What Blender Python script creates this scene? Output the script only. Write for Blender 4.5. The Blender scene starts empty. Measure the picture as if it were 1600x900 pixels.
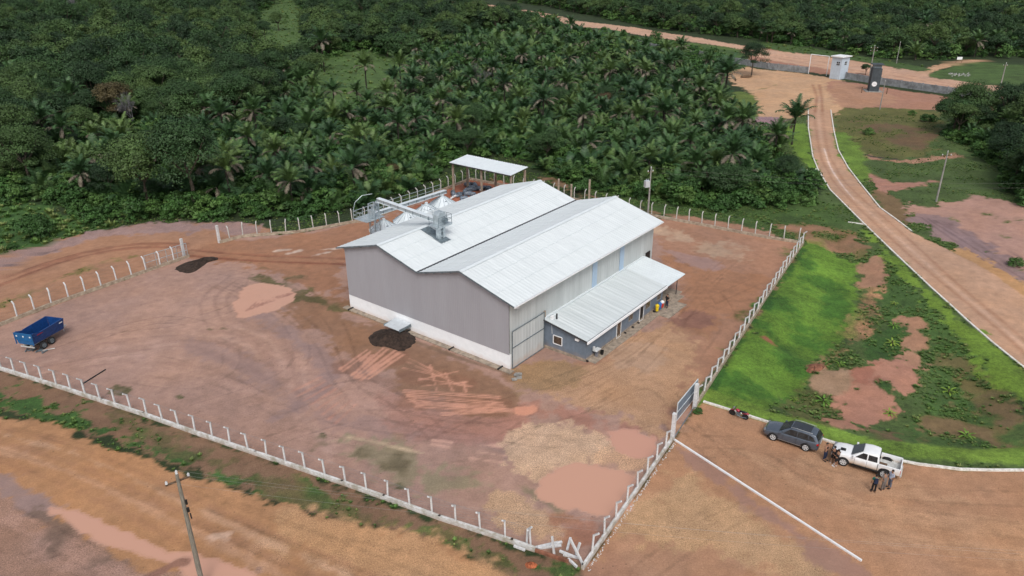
import bpy, math, random
import numpy as np
from mathutils import Vector, Matrix
PI=math.pi; R=math.radians
random.seed(7); RS=np.random.RandomState(7)
scn=bpy.context.scene; COL=scn.collection

# ------------------------------------------------------------------ camera, sky, sun, exposure
CF,CP,CR,CH=1189.67,0.429882,-0.0053754,40.0
cam=bpy.data.cameras.new('camera'); co=bpy.data.objects.new('camera',cam); COL.objects.link(co); scn.camera=co
cam.sensor_width=36; cam.lens=36*CF/1600; cam.clip_start=.5; cam.clip_end=6000
FW=np.array([0,math.cos(CP),-math.sin(CP)]); RT=np.array([1.,0,0]); UP=np.cross(RT,FW)
RT2=math.cos(CR)*RT+math.sin(CR)*UP; UP2=-math.sin(CR)*RT+math.cos(CR)*UP
CO=np.array([0,0,CH])
mw=Matrix([[RT2[i],UP2[i],-FW[i],CO[i]] for i in range(3)]+[[0,0,0,1]]); co.matrix_world=mw
SUN_EL,SUN_AZ=50,174          # azimuth the light comes from, degrees clockwise from +Y
w=bpy.data.worlds.new("World"); scn.world=w; w.use_nodes=True
nt=w.node_tree; bg=nt.nodes['Background']; sky=nt.nodes.new('ShaderNodeTexSky'); sky.sky_type='NISHITA'; sky.sun_disc=False
sky.sun_elevation=R(SUN_EL); sky.sun_rotation=R(SUN_AZ); sky.air_density=1.0; sky.dust_density=4.0; sky.ozone_density=1.0
hs=nt.nodes.new('ShaderNodeHueSaturation'); hs.inputs['Saturation'].default_value=.45
nt.links.new(sky.outputs[0],hs.inputs['Color']); nt.links.new(hs.outputs[0],bg.inputs[0]); bg.inputs[1].default_value=.125
sun=bpy.data.lights.new('sun','SUN'); sun.energy=1.25; sun.angle=R(22); sun.color=(1,.985,.96)
so=bpy.data.objects.new('sun',sun); COL.objects.link(so)
sd=Vector((math.sin(R(SUN_AZ))*math.cos(R(SUN_EL)),math.cos(R(SUN_AZ))*math.cos(R(SUN_EL)),math.sin(R(SUN_EL))))
so.rotation_euler=sd.to_track_quat('Z','Y').to_euler()
scn.view_settings.view_transform='Standard'; scn.view_settings.look='None'; scn.view_settings.gamma=1
scn.view_settings.exposure=0.25

# ------------------------------------------------------------------ numpy helpers
def lin(c):
    c=np.array(c,float)/255; return np.where(c<.04045,c/12.92,((c+.055)/1.055)**2.4)
def ss(a,b,x): t=np.clip((x-a)/(b-a),0,1); return t*t*(3-2*t)
LAT=np.random.RandomState(3).rand(256,256)
def vnoise(x,y):
    xi=np.floor(x).astype(int); yi=np.floor(y).astype(int); fx=x-xi; fy=y-yi
    fx=fx*fx*(3-2*fx); fy=fy*fy*(3-2*fy); a=xi&255; b=yi&255; a1=(a+1)&255; b1=(b+1)&255
    return (LAT[a,b]*(1-fx)+LAT[a1,b]*fx)*(1-fy)+(LAT[a,b1]*(1-fx)+LAT[a1,b1]*fx)*fy
def fbm(x,y,s,o=4,seed=0):
    r=0;am=1;t=0
    for i in range(o):
        r=r+am*vnoise(x/s+17.3*i+seed*5.7,y/s+9.1*i+seed*3.3); t+=am; am*=.55; s/=2.03
    return r/t*2-1
def unproj0(px,z=0.):
    px=np.atleast_2d(np.array(px,float)); d=(px[:,0:1]-800)/CF*RT2-(px[:,1:2]-450)/CF*UP2+FW
    return (CO+d*((np.reshape(z,(-1,1))-CH)/d[:,2:3]))
def sdist(P,poly):
    x,y=P; n=len(poly); d=np.full(x.shape,1e18); ins=np.zeros(x.shape,bool)
    for i in range(n):
        ax,ay=poly[i]; bx,by=poly[(i+1)%n]; ex,ey=bx-ax,by-ay
        wx,wy=x-ax,y-ay; t=np.clip((wx*ex+wy*ey)/(ex*ex+ey*ey+1e-12),0,1)
        d=np.minimum(d,(wx-ex*t)**2+(wy-ey*t)**2)
        c=((ay>y)!=(by>y))&(x<(bx-ax)*(y-ay)/((by-ay)+1e-12)+ax); ins^=c
    return np.where(ins,1,-1)*np.sqrt(d)
def ldist(P,pts):
    x,y=P; d=np.full(x.shape,1e18)
    for (ax,ay),(bx,by) in zip(pts[:-1],pts[1:]):
        ex,ey=bx-ax,by-ay; wx,wy=x-ax,y-ay; t=np.clip((wx*ex+wy*ey)/(ex*ex+ey*ey+1e-12),0,1)
        d=np.minimum(d,(wx-ex*t)**2+(wy-ey*t)**2)
    return np.sqrt(d)
# terrain: the field right of the compound lies lower than the yard and the driveway
FIELD=unproj0([(1112,634),(1262,378),(1300,352),(1392,402),(1450,458),(1505,510),(1590,585),(1640,640),(1640,722),(1480,718),(1380,700),(1280,672),(1200,648)])[:,:2]
def hgt(x,y):
    x=np.atleast_1d(np.asarray(x,float)); y=np.atleast_1d(np.asarray(y,float)); h=np.zeros(x.shape)
    m=(x>5)&(x<80)&(y>40)&(y<125)
    if m.any():
        X,Y=x[m],y[m]; s=sdist((X,Y),FIELD)
        h[m]=-ss(.2,6,s)*1.1+ss(.5,4,s)*(.35*fbm(X,Y,7,3,4)+.30*np.sin((X*.55+Y*.83)/1.9+2*fbm(X,Y,9,2,8))*ss(34,26,X))
    return h
def G(px,py,z=0):
    zz=0.
    for _ in range(8):
        p=unproj0([(px,py)],zz+z)[0]; zz=float(hgt(p[0],p[1])[0])
    return Vector((p[0],p[1],zz))

# ------------------------------------------------------------------ object helpers
def tag(o,label=None,cat=None,group=None,kind=None):
    if label: o['label']=label
    if cat: o['category']=cat
    if group: o['group']=group
    if kind: o['kind']=kind
    return o
def empty(name,loc=(0,0,0),rz=0,**k):
    o=bpy.data.objects.new(name,None); COL.objects.link(o); o.location=loc; o.rotation_euler=(0,0,rz); o.empty_display_size=.3
    return tag(o,**k)
def copy_tree(o,parent=None):
    c=o.copy(); COL.objects.link(c); c.parent=parent
    for ch in list(o.children): copy_tree(ch,c)
    return c
class MB:
    def __init__(s): s.v=[];s.f=[]
    def add(s,vs,fs,M=None):
        n=len(s.v); s.v+= [tuple(M@Vector(p)) if M is not None else tuple(p) for p in vs]; s.f+=[tuple(n+i for i in f) for f in fs]; return s
    def box(s,c,d,M=None,rz=0,taper=1):
        x,y,z=[q/2 for q in d]; T=Matrix.Translation(c)@Matrix.Rotation(rz,4,'Z')
        if M is not None: T=M@T
        t=taper
        vs=[(-x,-y,-z),(x,-y,-z),(x,y,-z),(-x,y,-z),(-x*t,-y*t,z),(x*t,-y*t,z),(x*t,y*t,z),(-x*t,y*t,z)]
        return s.add(vs,[(3,2,1,0),(4,5,6,7),(0,1,5,4),(1,2,6,5),(2,3,7,6),(3,0,4,7)],T)
    def tube(s,pts,r,n=8,M=None,cap=True):
        pts=[Vector(p) for p in pts]; rr=r if isinstance(r,(list,tuple)) else [r]*len(pts); vs=[];fs=[]
        for i,p in enumerate(pts):
            d=(pts[min(i+1,len(pts)-1)]-pts[max(i-1,0)]).normalized()
            a=d.cross(Vector((0,0,1))); a=Vector((1,0,0)) if a.length<1e-3 else a.normalized(); b=d.cross(a)
            for k in range(n):
                t=2*PI*k/n; vs.append(p+(a*math.cos(t)+b*math.sin(t))*rr[i])
        for i in range(len(pts)-1):
            for k in range(n): fs.append((i*n+k,i*n+(k+1)%n,(i+1)*n+(k+1)%n,(i+1)*n+k))
        if cap: fs.append(tuple(range(n-1,-1,-1))); fs.append(tuple(range((len(pts)-1)*n,len(pts)*n)))
        return s.add(vs,fs,M)
    def lathe(s,prof,n=16,M=None):
        vs=[];fs=[]
        for r,z in prof:
            for k in range(n): t=2*PI*k/n; vs.append((r*math.cos(t),r*math.sin(t),z))
        for i in range(len(prof)-1):
            for k in range(n): fs.append((i*n+k,i*n+(k+1)%n,(i+1)*n+(k+1)%n,(i+1)*n+k))
        fs.append(tuple(range(n-1,-1,-1))); fs.append(tuple(range((len(prof)-1)*n,len(prof)*n)))
        return s.add(vs,fs,M)
    def prism(s,poly,y0,y1,M=None):   # poly in (x,z), extruded along y
        n=len(poly); vs=[(x,y0,z) for x,z in poly]+[(x,y1,z) for x,z in poly]
        return s.add(vs,[tuple(range(n)),tuple(range(2*n-1,n-1,-1))]+[(i,i+n,(i+1)%n+n,(i+1)%n) for i in range(n)],M)
    def beam(s,a,b,wd,ht,M=None):
        a,b=Vector(a),Vector(b); d=b-a; L=d.length; X=d/L; Y=Vector((0,0,1)).cross(X); Y=Vector((0,1,0)) if Y.length<1e-3 else Y.normalized(); Z=X.cross(Y)
        T=Matrix([[X[i],Y[i],Z[i],((a+b)/2)[i]] for i in range(3)]+[[0,0,0,1]])
        return s.box((0,0,0),(L,wd,ht),M@T if M is not None else T)
    def quad(s,a,b,c,d,t=.02):        # thin slab on four corners
        a,b,c,d=map(Vector,(a,b,c,d)); n=(b-a).cross(d-a).normalized()*t
        return s.add([a,b,c,d,a+n,b+n,c+n,d+n],[(3,2,1,0),(4,5,6,7),(0,1,5,4),(1,2,6,5),(2,3,7,6),(3,0,4,7)])
    def build(s,name,mat,parent=None,smooth=False,**k):
        m=bpy.data.meshes.new(name); m.from_pydata(s.v,[],s.f); m.materials.append(mat); m.update()
        if smooth: m.polygons.foreach_set('use_smooth',[True]*len(m.polygons))
        o=bpy.data.objects.new(name,m); COL.objects.link(o); o.parent=parent
        return tag(o,**k)
def npmesh(name,V,F,mats,idx=None):
    m=bpy.data.meshes.new(name); V=np.asarray(V,np.float32); F=np.asarray(F,np.int32); k=F.shape[1]
    m.vertices.add(len(V)); m.vertices.foreach_set('co',V.ravel()); m.loops.add(F.size); m.loops.foreach_set('vertex_index',F.ravel())
    m.polygons.add(len(F)); m.polygons.foreach_set('loop_start',np.arange(0,F.size,k,dtype=np.int32))
    if idx is not None: m.polygons.foreach_set('material_index',np.asarray(idx,np.int32))
    for q in mats: m.materials.append(q)
    m.update(calc_edges=True); return m

# ------------------------------------------------------------------ materials
def mat(name,col,rough=.6,metal=0,var=.12,scale=3,bump=0,bscale=20,col2=None,spec=.4,stretch=None,coat=0):
    m=bpy.data.materials.new(name); m.use_nodes=True; t=m.node_tree; b=t.nodes['Principled BSDF']
    b.inputs['Roughness'].default_value=rough; b.inputs['Metallic'].default_value=metal; b.inputs['Specular IOR Level'].default_value=spec
    if coat: b.inputs['Coat Weight'].default_value=coat
    tc=t.nodes.new('ShaderNodeTexCoord'); mp=t.nodes.new('ShaderNodeMapping'); t.links.new(tc.outputs['Object'],mp.inputs[0])
    if stretch: mp.inputs['Scale'].default_value=stretch
    n=t.nodes.new('ShaderNodeTexNoise'); n.inputs['Scale'].default_value=scale; n.inputs['Detail'].default_value=6; n.inputs['Roughness'].default_value=.65
    t.links.new(mp.outputs[0],n.inputs['Vector'])
    r=t.nodes.new('ShaderNodeValToRGB'); c=np.array(col[:3]); c2=np.array(col2[:3]) if col2 is not None else c*(1-var*2)
    r.color_ramp.elements[0].position=.36; r.color_ramp.elements[1].position=.64
    r.color_ramp.elements[0].color=(*c2,1); r.color_ramp.elements[1].color=(*np.minimum(c*(1+var*.6),1),1)
    t.links.new(n.outputs[0],r.inputs[0]); t.links.new(r.outputs[0],b.inputs['Base Color'])
    if bump:
        n2=t.nodes.new('ShaderNodeTexNoise'); n2.inputs['Scale'].default_value=bscale; n2.inputs['Detail'].default_value=4
        t.links.new(tc.outputs['Object'],n2.inputs['Vector']); bp=t.nodes.new('ShaderNodeBump'); bp.inputs['Strength'].default_value=bump; bp.inputs['Distance'].default_value=.05
        t.links.new(n2.outputs[0],bp.inputs['Height']); t.links.new(bp.outputs[0],b.inputs['Normal'])
    return m
def foliage(name,c1,c2,c3,scale=.6,rough=.6):
    m=bpy.data.materials.new(name); m.use_nodes=True; t=m.node_tree; b=t.nodes['Principled BSDF']; b.inputs['Roughness'].default_value=rough; b.inputs['Specular IOR Level'].default_value=.25
    oi=t.nodes.new('ShaderNodeObjectInfo'); r=t.nodes.new('ShaderNodeValToRGB'); e=r.color_ramp.elements
    e[0].color=(*c1,1); e[1].color=(*c3,1); e[0].position=.1; e[1].position=.95; k=e.new(.55); k.color=(*c2,1)
    t.links.new(oi.outputs['Random'],r.inputs[0])
    g=t.nodes.new('ShaderNodeNewGeometry'); n=t.nodes.new('ShaderNodeTexNoise'); n.inputs['Scale'].default_value=scale; n.inputs['Detail'].default_value=5; n.inputs['Roughness'].default_value=.7
    t.links.new(g.outputs['Position'],n.inputs['Vector'])
    mr=t.nodes.new('ShaderNodeMapRange'); mr.inputs[1].default_value=.3; mr.inputs[2].default_value=.7; mr.inputs[3].default_value=.5; mr.inputs[4].default_value=1.6
    t.links.new(n.outputs[0],mr.inputs[0]); ml=t.nodes.new('ShaderNodeVectorMath'); ml.operation='SCALE'
    t.links.new(r.outputs[0],ml.inputs[0]); t.links.new(mr.outputs[0],ml.inputs['Scale']); t.links.new(ml.outputs[0],b.inputs['Base Color'])
    return m
M={}
def dm(k,*a,**kw): M[k]=mat(k,*a,**kw)
dm('roof_white',(.66,.70,.71),.5,var=.03,scale=1.1,col2=(.61,.65,.66),stretch=(1.6,.25,.25))
dm('roof_annex',(.58,.62,.63),.5,var=.04,scale=.9,col2=(.47,.51,.52),stretch=(2.6,.12,.3))
dm('roof_new',(.64,.69,.71),.4,var=.03,scale=1)
dm('clad_mauve',(.335,.335,.36),.6,var=.02,scale=.5,col2=(.315,.312,.335),stretch=(1,1.1,.15))
dm('clad_pale',(.50,.53,.53),.55,var=.05,scale=.7,col2=(.42,.45,.45),stretch=(1.2,1,.15))
dm('clad_blue',(.36,.48,.62),.4,var=.03)
dm('plinth_white',(.86,.88,.90),.7,var=.02,scale=1.3,col2=(.80,.82,.84))
dm('concrete',(.33,.27,.21),.9,var=.2,scale=2,bump=.3)
dm('concrete_grey',(.30,.29,.27),.9,var=.18,scale=1.2,bump=.3)
dm('post_white',(.62,.62,.62),.8,var=.12,scale=4)
dm('post_grey',(.50,.49,.46),.85,var=.15,scale=4)
dm('wall_white',(.60,.60,.60),.8,var=.2,scale=1.6,col2=(.36,.33,.27),bump=.1)
dm('wall_beige',(.40,.34,.26),.9,var=.2,scale=2,col2=(.25,.19,.14),bump=.2)
dm('block_wall',(.27,.28,.29),.9,var=.2,scale=.8,col2=(.16,.165,.17),bump=.3)
dm('annex_blue',(.15,.19,.24),.75,var=.08,scale=1.5)
dm('annex_dark',(.05,.05,.055),.6)
dm('glass_dark',(.03,.035,.04),.12,spec=.6,var=.3)
dm('glass_brown',(.10,.07,.05),.2,spec=.6,var=.3)
dm('galv',(.52,.58,.61),.38,metal=.5,var=.12,scale=2,col2=(.36,.42,.45))
dm('galv_dark',(.20,.25,.28),.5,metal=.4,var=.2)
dm('galv_bright',(.74,.80,.83),.4,metal=.25,var=.05,scale=1.2)
dm('black',(.015,.015,.016),.5,var=.2); dm('rubber',(.02,.02,.021),.8,var=.2)
dm('dark_steel',(.04,.04,.045),.5); dm('steel',(.45,.46,.47),.35,metal=.8)
dm('wood_pole',(.24,.22,.18),.9,var=.2,scale=5,stretch=(4,4,.4)); dm('wood_brown',(.16,.10,.06),.9,var=.25,scale=5)
dm('white_paint',(.78,.79,.80),.5,var=.03); dm('tower_white',(.50,.58,.66),.7,var=.05,scale=1.5)
dm('tower_grey',(.06,.075,.085),.8,var=.15,scale=1.2)
dm('trailer_blue',(.010,.055,.20),.4,var=.15,scale=3); dm('trailer_in',(.008,.03,.10),.6,var=.3,scale=3)
dm('trailer_rear',(.015,.12,.30),.4,var=.1,scale=3)
dm('suv_paint',(.085,.105,.135),.25,metal=.3,var=.05,coat=.8); dm('suv_roof',(.02,.024,.03),.2,spec=.6,coat=.5)
dm('pickup_paint',(.78,.79,.80),.25,var=.03,coat=.6); dm('dusty_paint',(.62,.50,.40),.6,var=.1,scale=2,col2=(.70,.66,.60))
dm('bed_liner',(.52,.52,.50),.5,var=.15,scale=3)
dm('rim_silver',(.58,.58,.58),.4,var=.05); dm('red_lens',(.45,.01,.01),.2); dm('red_paint',(.35,.02,.05),.3,coat=.5); dm('yellow_bin',(.75,.55,.02),.4); dm('blue_bin',(.03,.14,.40),.4); dm('red_bin',(.60,.05,.02),.4)
dm('dark_soil',(.045,.028,.020),.95,var=.35,scale=3,bump=.9,bscale=6); dm('red_rubble',(.42,.12,.05),.9,var=.3,scale=5,bump=.5)
dm('earth_red',(.24,.10,.06),.95,var=.3,scale=2,bump=.8,bscale=5); dm('stone',(.36,.36,.34),.9,var=.3,scale=4)
dm('kerb',(.72,.71,.67),.8,var=.15,scale=3,col2=(.5,.46,.40)); dm('sheet_metal',(.62,.67,.70),.4,metal=.3,var=.05)
dm('skin',(.30,.16,.10),.6,var=.05); dm('hair',(.012,.01,.009),.7); dm('cloth_black',(.012,.012,.014),.9); dm('jeans',(.015,.025,.06),.9)
dm('cloth_green',(.01,.13,.10),.9); dm('cloth_grey',(.16,.14,.13),.9); dm('cloth_lightblue',(.40,.46,.58),.9); dm('cloth_bluegrey',(.13,.15,.20),.9); dm('white_cloth',(.7,.7,.7),.9)
dm('tarp',(.14,.17,.21),.3,var=.5,scale=1.1,col2=(.02,.025,.035),bump=.5,bscale=3); dm('bark',(.10,.08,.06),.95,var=.3,scale=4); dm('bark_dark',(.045,.038,.03),.95,var=.3,scale=4)
dm('dead_frond',(.19,.165,.125),.9,var=.3,scale=1.2,col2=(.085,.07,.05)); dm('bare_twig',(.17,.165,.17),.9,var=.2); dm('porcelain',(.6,.62,.62),.3)
M['leaf']=foliage('leaf',(.018,.040,.016),(.032,.070,.022),(.060,.10,.028),scale=.35)
M['leaf_rusty']=foliage('leaf_rusty',(.07,.05,.025),(.06,.055,.02),(.05,.06,.02))
M['palm']=foliage('palm',(.030,.070,.028),(.050,.105,.034),(.095,.15,.045),scale=.7,rough=.45)
M['bush']=foliage('bush',(.028,.070,.016),(.042,.100,.022),(.070,.130,.030),scale=.5)
M['weed']=foliage('weed',(.06,.12,.028),(.085,.16,.035),(.16,.19,.06),scale=.8)
M['sapling']=foliage('sapling',(.10,.20,.03),(.14,.24,.03),(.18,.26,.04),scale=1.5)

# red soil splashed on the lowest part of painted walls
def splash(k,z0,z1,am,col=(.45,.24,.14)):
    t=M[k].node_tree; b=t.nodes['Principled BSDF']; lk=[l for l in t.links if l.to_socket==b.inputs['Base Color']][0].from_socket
    tc=t.nodes.new('ShaderNodeTexCoord'); sx=t.nodes.new('ShaderNodeSeparateXYZ'); t.links.new(tc.outputs['Object'],sx.inputs[0]); nn=t.nodes.new('ShaderNodeTexNoise'); nn.inputs['Scale'].default_value=1.3; nn.inputs['Detail'].default_value=5; t.links.new(tc.outputs['Object'],nn.inputs['Vector'])
    ad=t.nodes.new('ShaderNodeMath'); ad.operation='MULTIPLY_ADD'; ad.inputs[1].default_value=-.9*(z1-z0)*2; t.links.new(nn.outputs[0],ad.inputs[0]); t.links.new(sx.outputs[2],ad.inputs[2])
    mr=t.nodes.new('ShaderNodeMapRange'); mr.inputs[1].default_value=z0-.9*(z1-z0); mr.inputs[2].default_value=z1-.9*(z1-z0); mr.inputs[3].default_value=am; mr.inputs[4].default_value=0; t.links.new(ad.outputs[0],mr.inputs[0])
    mx=t.nodes.new('ShaderNodeMix'); mx.data_type='RGBA'; t.links.new(mr.outputs[0],mx.inputs[0]); t.links.new(lk,mx.inputs[6]); mx.inputs[7].default_value=(*col,1); t.links.new(mx.outputs[2],b.inputs['Base Color'])
splash('plinth_white',.05,.6,.35); splash('annex_blue',.2,.8,.35,(.28,.19,.14)); splash('clad_pale',.1,1.0,.35); splash('wall_white',.0,.22,.5,(.30,.18,.11))
# ------------------------------------------------------------------ ground
def gaps(a,b,s): return np.linspace(a,b,max(2,int(round((b-a)/s))),endpoint=False)
xs=np.concatenate([gaps(-440,-200,8),gaps(-200,-66,2.2),gaps(-66,66,.21),gaps(66,150,.6),gaps(150,460,7),[460]])
ys=np.concatenate([gaps(-30,36,6),gaps(36,104,.21),gaps(104,150,.35),gaps(150,285,.6),gaps(285,620,2.2),gaps(620,3000,120),[3000]])
xs=np.concatenate([[-3000,-1500,-800],xs,[800,1500,3000]])
X,Y=np.meshgrid(xs,ys); nx,ny=len(xs),len(ys); X=X.ravel(); Y=Y.ravel()
K=.86
colr=np.zeros((len(X),3)); surf=np.zeros((len(X),4)); zid=np.zeros(len(X),int)
ZN=['ground','yard','dirt_road','driveway','forecourt','puddle','lawn','plaza','grass_verge']
colr[:]=lin((44,58,30))*K; surf[:,0]=.8
WN=fbm(X,Y,2.6,5,1); WN2=fbm(X,Y,.8,4,2); WN3=fbm(X,Y,.55,2,6)
def paint(d,box,color,soft,rag,op,sf,z,patchy):
    m=box; dd=d+rag*(WN[m]*2.0+WN2[m]*1.2)+min(rag,1)*WN3[m]*.55; soft=soft*.75+.04; a=ss(-soft,soft,dd)*op
    if patchy: a=a*ss(-patchy,patchy,fbm(X[m],Y[m],3.1,4,7)+.1)
    a=a[:,None]; c=lin(color)*K
    colr[m]=colr[m]*(1-a)+c*a
    if sf is not None: surf[m]=surf[m]*(1-a)+np.array(sf)*a
    if z is not None: zz=zid[m]; zz[a[:,0]>.5]=z; zid[m]=zz
def curve(P,closed,k=5):
    P=np.array(P); n=len(P); out=[]
    rng=range(n) if closed else range(n-1)
    for i in rng:
        g=(lambda j:P[j%n]) if closed else (lambda j:P[min(max(j,0),n-1)])
        a,b,c,d=g(i-1),g(i),g(i+1),g(i+2)
        for t in np.linspace(0,1,k,endpoint=False): out.append(.5*((2*b)+(-a+c)*t+(2*a-5*b+4*c-d)*t*t+(-a+3*b-3*c+d)*t**3))
    if not closed: out.append(P[-1])
    return np.array(out)
DIRT=(0,0,0,0); GRV=(0,1,0,0); GRS=(1,0,0,0); WET=(0,0,1,0); DAMP=(0,0,.35,0)
def poly(px,color,soft=.3,rag=.5,op=1,sf=DIRT,z=None,smooth=True,patchy=0):
    P=unproj0(px)[:,:2]; P=curve(P,True,4) if smooth else P; mg=soft+rag*3+.5
    m=np.where((X>P[:,0].min()-mg)&(X<P[:,0].max()+mg)&(Y>P[:,1].min()-mg)&(Y<P[:,1].max()+mg))[0]
    if len(m): paint(sdist((X[m],Y[m]),P),m,color,soft,rag,op,sf,z,patchy)
def stroke(px,wd,color,soft=.2,rag=.15,op=1,sf=None,z=None,patchy=0):
    P=curve(unproj0(px)[:,:2],False,5); mg=wd+soft+rag*3+.3
    m=np.where((X>P[:,0].min()-mg)&(X<P[:,0].max()+mg)&(Y>P[:,1].min()-mg)&(Y<P[:,1].max()+mg))[0]
    if len(m): paint(wd/2-ldist((X[m],Y[m]),P),m,color,soft,rag,op,sf,z,patchy)
# right side: weedy field and what lies round the gate
poly([(1150,150),(1262,150),(1297,172),(1400,165),(1640,150),(1700,230),(1700,740),(1440,735),(1280,690),(1098,630),(1254,380),(1100,335),(1280,300),(1200,230)],(74,92,50),.5,1,sf=GRS,z=0)
poly([(830,262),(1020,335),(1254,380),(1330,380),(1300,320),(1240,300),(1000,292),(880,262)],(66,88,42),.6,1,sf=GRS)
stroke([(850,278),(960,318),(1100,345),(1250,370)],1.8,(146,110,84),.5,.8,.8,sf=DIRT,patchy=.3)
poly([(1300,150),(1560,160),(1600,150),(1700,160),(1700,200),(1560,185),(1480,172),(1400,172),(1310,178)],(166,120,98),.4,1)
poly([(1300,172),(1380,166),(1465,176),(1460,215),(1440,245),(1350,245),(1310,215)],(96,96,54),.6,1.5,sf=(.7,0,0,0))
poly([(1330,190),(1460,205),(1440,235),(1380,220)],(110,82,62),.6,1.4,op=.8,patchy=.3)
stroke([(1335,235),(1370,248),(1420,252),(1495,243)],2.2,(168,128,106),.4,.7)
stroke([(1330,232),(1360,244),(1400,249)],.9,(60,56,52),.3,.3)
poly([(1355,270),(1400,285),(1465,283),(1400,297),(1375,300)],(172,124,106),.4,.8)
poly([(1365,300),(1400,310),(1420,340),(1390,345)],(130,100,72),.6,1.2,op=.8)
poly([(1418,320),(1460,322),(1520,306),(1600,322),(1700,350),(1700,470),(1600,430),(1530,392),(1450,350)],(176,136,120),.5,1.2)
for q in ((1480,345,14),(1540,335,16),(1575,370,12),(1500,365,9),(1590,345,14)): poly([(q[0]-q[2],q[1]),(q[0],q[1]-4),(q[0]+q[2],q[1]),(q[0],q[1]+4)],(84,96,52),.4,1.1,sf=GRS,patchy=.3)
poly([(1430,338),(1480,342),(1560,392),(1620,440),(1640,480),(1560,425),(1480,380)],(146,120,118),.4,1)
for o in range(5): stroke([(1440+10*o,340+2*o),(1500+12*o,382-o),(1620+10*o,462-6*o)],.35,(112,88,88),.2,.1,.6)
poly([(1495,385),(1560,420),(1640,470),(1640,620),(1560,520),(1500,440)],(184,140,96),.5,1)
# highway, branch and plaza
poly([(1100,92),(1262,112),(1560,158),(1700,180),(1700,140),(1560,132),(1320,92),(1140,70)],(164,118,96),.5,1,z=2)
HT=[(700,1),(740,4),(800,12),(860,22),(905,33),(950,38),(1000,44),(1050,53),(1100,60),(1135,67),(1200,78),(1260,84),(1320,93),(1380,103),(1440,110),(1500,126),(1560,135),(1700,150)]
HB=[(1700,185),(1600,168),(1560,152),(1480,138),(1400,124),(1320,112),(1260,103),(1200,93),(1140,74),(1100,68),(1050,62),(1000,55),(950,45),(905,42),(850,27),(800,19),(740,10),(700,6)]
poly(HT+HB,(196,156,130),.5,.8,z=2,smooth=False)
stroke([(1200,85),(1300,99),(1400,114),(1500,134),(1600,152)],.9,(168,122,98),.4,.3,.6)
stroke([(1200,89),(1300,105),(1400,119),(1500,138)],1.0,(158,108,86),.4,.5,.5)
stroke([(1440,113),(1480,102),(1530,94)],5,(188,150,120),.5,.8,z=2)
poly([(1148,104),(1190,108),(1262,116),(1320,127),(1335,142),(1304,178),(1262,178),(1240,186),(1215,184),(1185,182),(1178,160),(1165,140),(1140,126)],(196,156,120),.4,1.2,z=7)
poly([(1300,126),(1400,140),(1500,154),(1575,166),(1560,180),(1450,172),(1340,165),(1300,150)],(168,122,100),.4,.6)
poly([(1300,128),(1340,135),(1400,150),(1380,165),(1310,165)],(176,132,104),.6,1.2)
poly([(1160,184),(1215,184),(1224,200),(1195,206),(1165,194)],(140,112,118),.4,.8,sf=GRV)
stroke([(1225,128),(1195,138),(1165,143)],.8,(120,112,66),.4,.5,.8,patchy=.3)
poly([(1140,145),(1178,150),(1180,185),(1150,200),(1130,180)],(96,112,54),.5,1,sf=GRS)
# driveway
DL=[(1263,170),(1263,200),(1270,245),(1278,265),(1297,297),(1350,350),(1400,398),(1455,450),(1485,477),(1512,502),(1550,535),(1600,575)]
DR=[(1298,172),(1303,205),(1310,235),(1325,262),(1345,288),(1375,325),(1400,343),(1426,363)]
poly(DL+[(1680,650),(1700,480),(1600,462),(1540,420),(1470,385)]+DR[::-1],(190,150,122),.15,.2,z=3,smooth=False)
def dmid(f,k=None): return [(DL[i][0]*(1-f)+DR[i][0]*f,DL[i][1]*(1-f)+DR[i][1]*f) for i in range(6)]
TAIL=lambda o:[(1400+o,380-o*.2),(1470+o,440),(1560+o,515),(1640+o,590)]
for f,o,c in ((.3,0,(168,124,98)),(.62,22,(170,126,100)),(.45,10,(204,166,142))): 
    stroke([(1275+f*15,150)]+dmid(f)[:5]+TAIL(o),.5,c,.3,.1,.7)
stroke([(1288,232),(1298,262),(1318,292),(1335,312)],.25,(232,208,196),.15,.05,.8)
for f in (.25,.6): stroke([(1262+f*30,132),(1270+f*22,150),(1266+f*32,175)],.7,(158,112,86),.3,.15,.8)
# forecourt
poly([(1050,692),(1085,640),(1099,628),(1200,660),(1280,685),(1330,702),(1410,722),(1460,729),(1500,735),(1700,735),(1700,1100),(820,1100),(880,905),(911,892)],(174,130,98),.25,.2,sf=(0,.2,0,0),z=4,smooth=False)
poly([(1075,735),(1130,770),(1300,880),(1200,905),(1000,900),(960,860),(1000,790)],(178,144,108),1,1.2,op=.8,sf=(0,.6,0,0))
stroke([(1062,705),(1110,740),(1180,790),(1250,840),(1340,900)],1.5,(158,120,104),.4,.7,.9,sf=DAMP)
poly([(1270,690),(1440,760),(1590,820),(1590,880),(1400,860),(1330,820),(1150,720)],(186,146,112),1.2,1.6,op=.5,sf=(0,.35,0,0))
poly([(960,850),(1100,860),(1200,900),(1000,960),(880,900)],(166,122,98),.8,1.5,op=.7)
stroke([(1180,700),(1300,760),(1450,790),(1600,800)],.8,(156,112,82),.6,.4,.5)
stroke([(1160,720),(1300,790),(1450,830),(1600,850)],.8,(160,116,84),.6,.4,.4)
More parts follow.
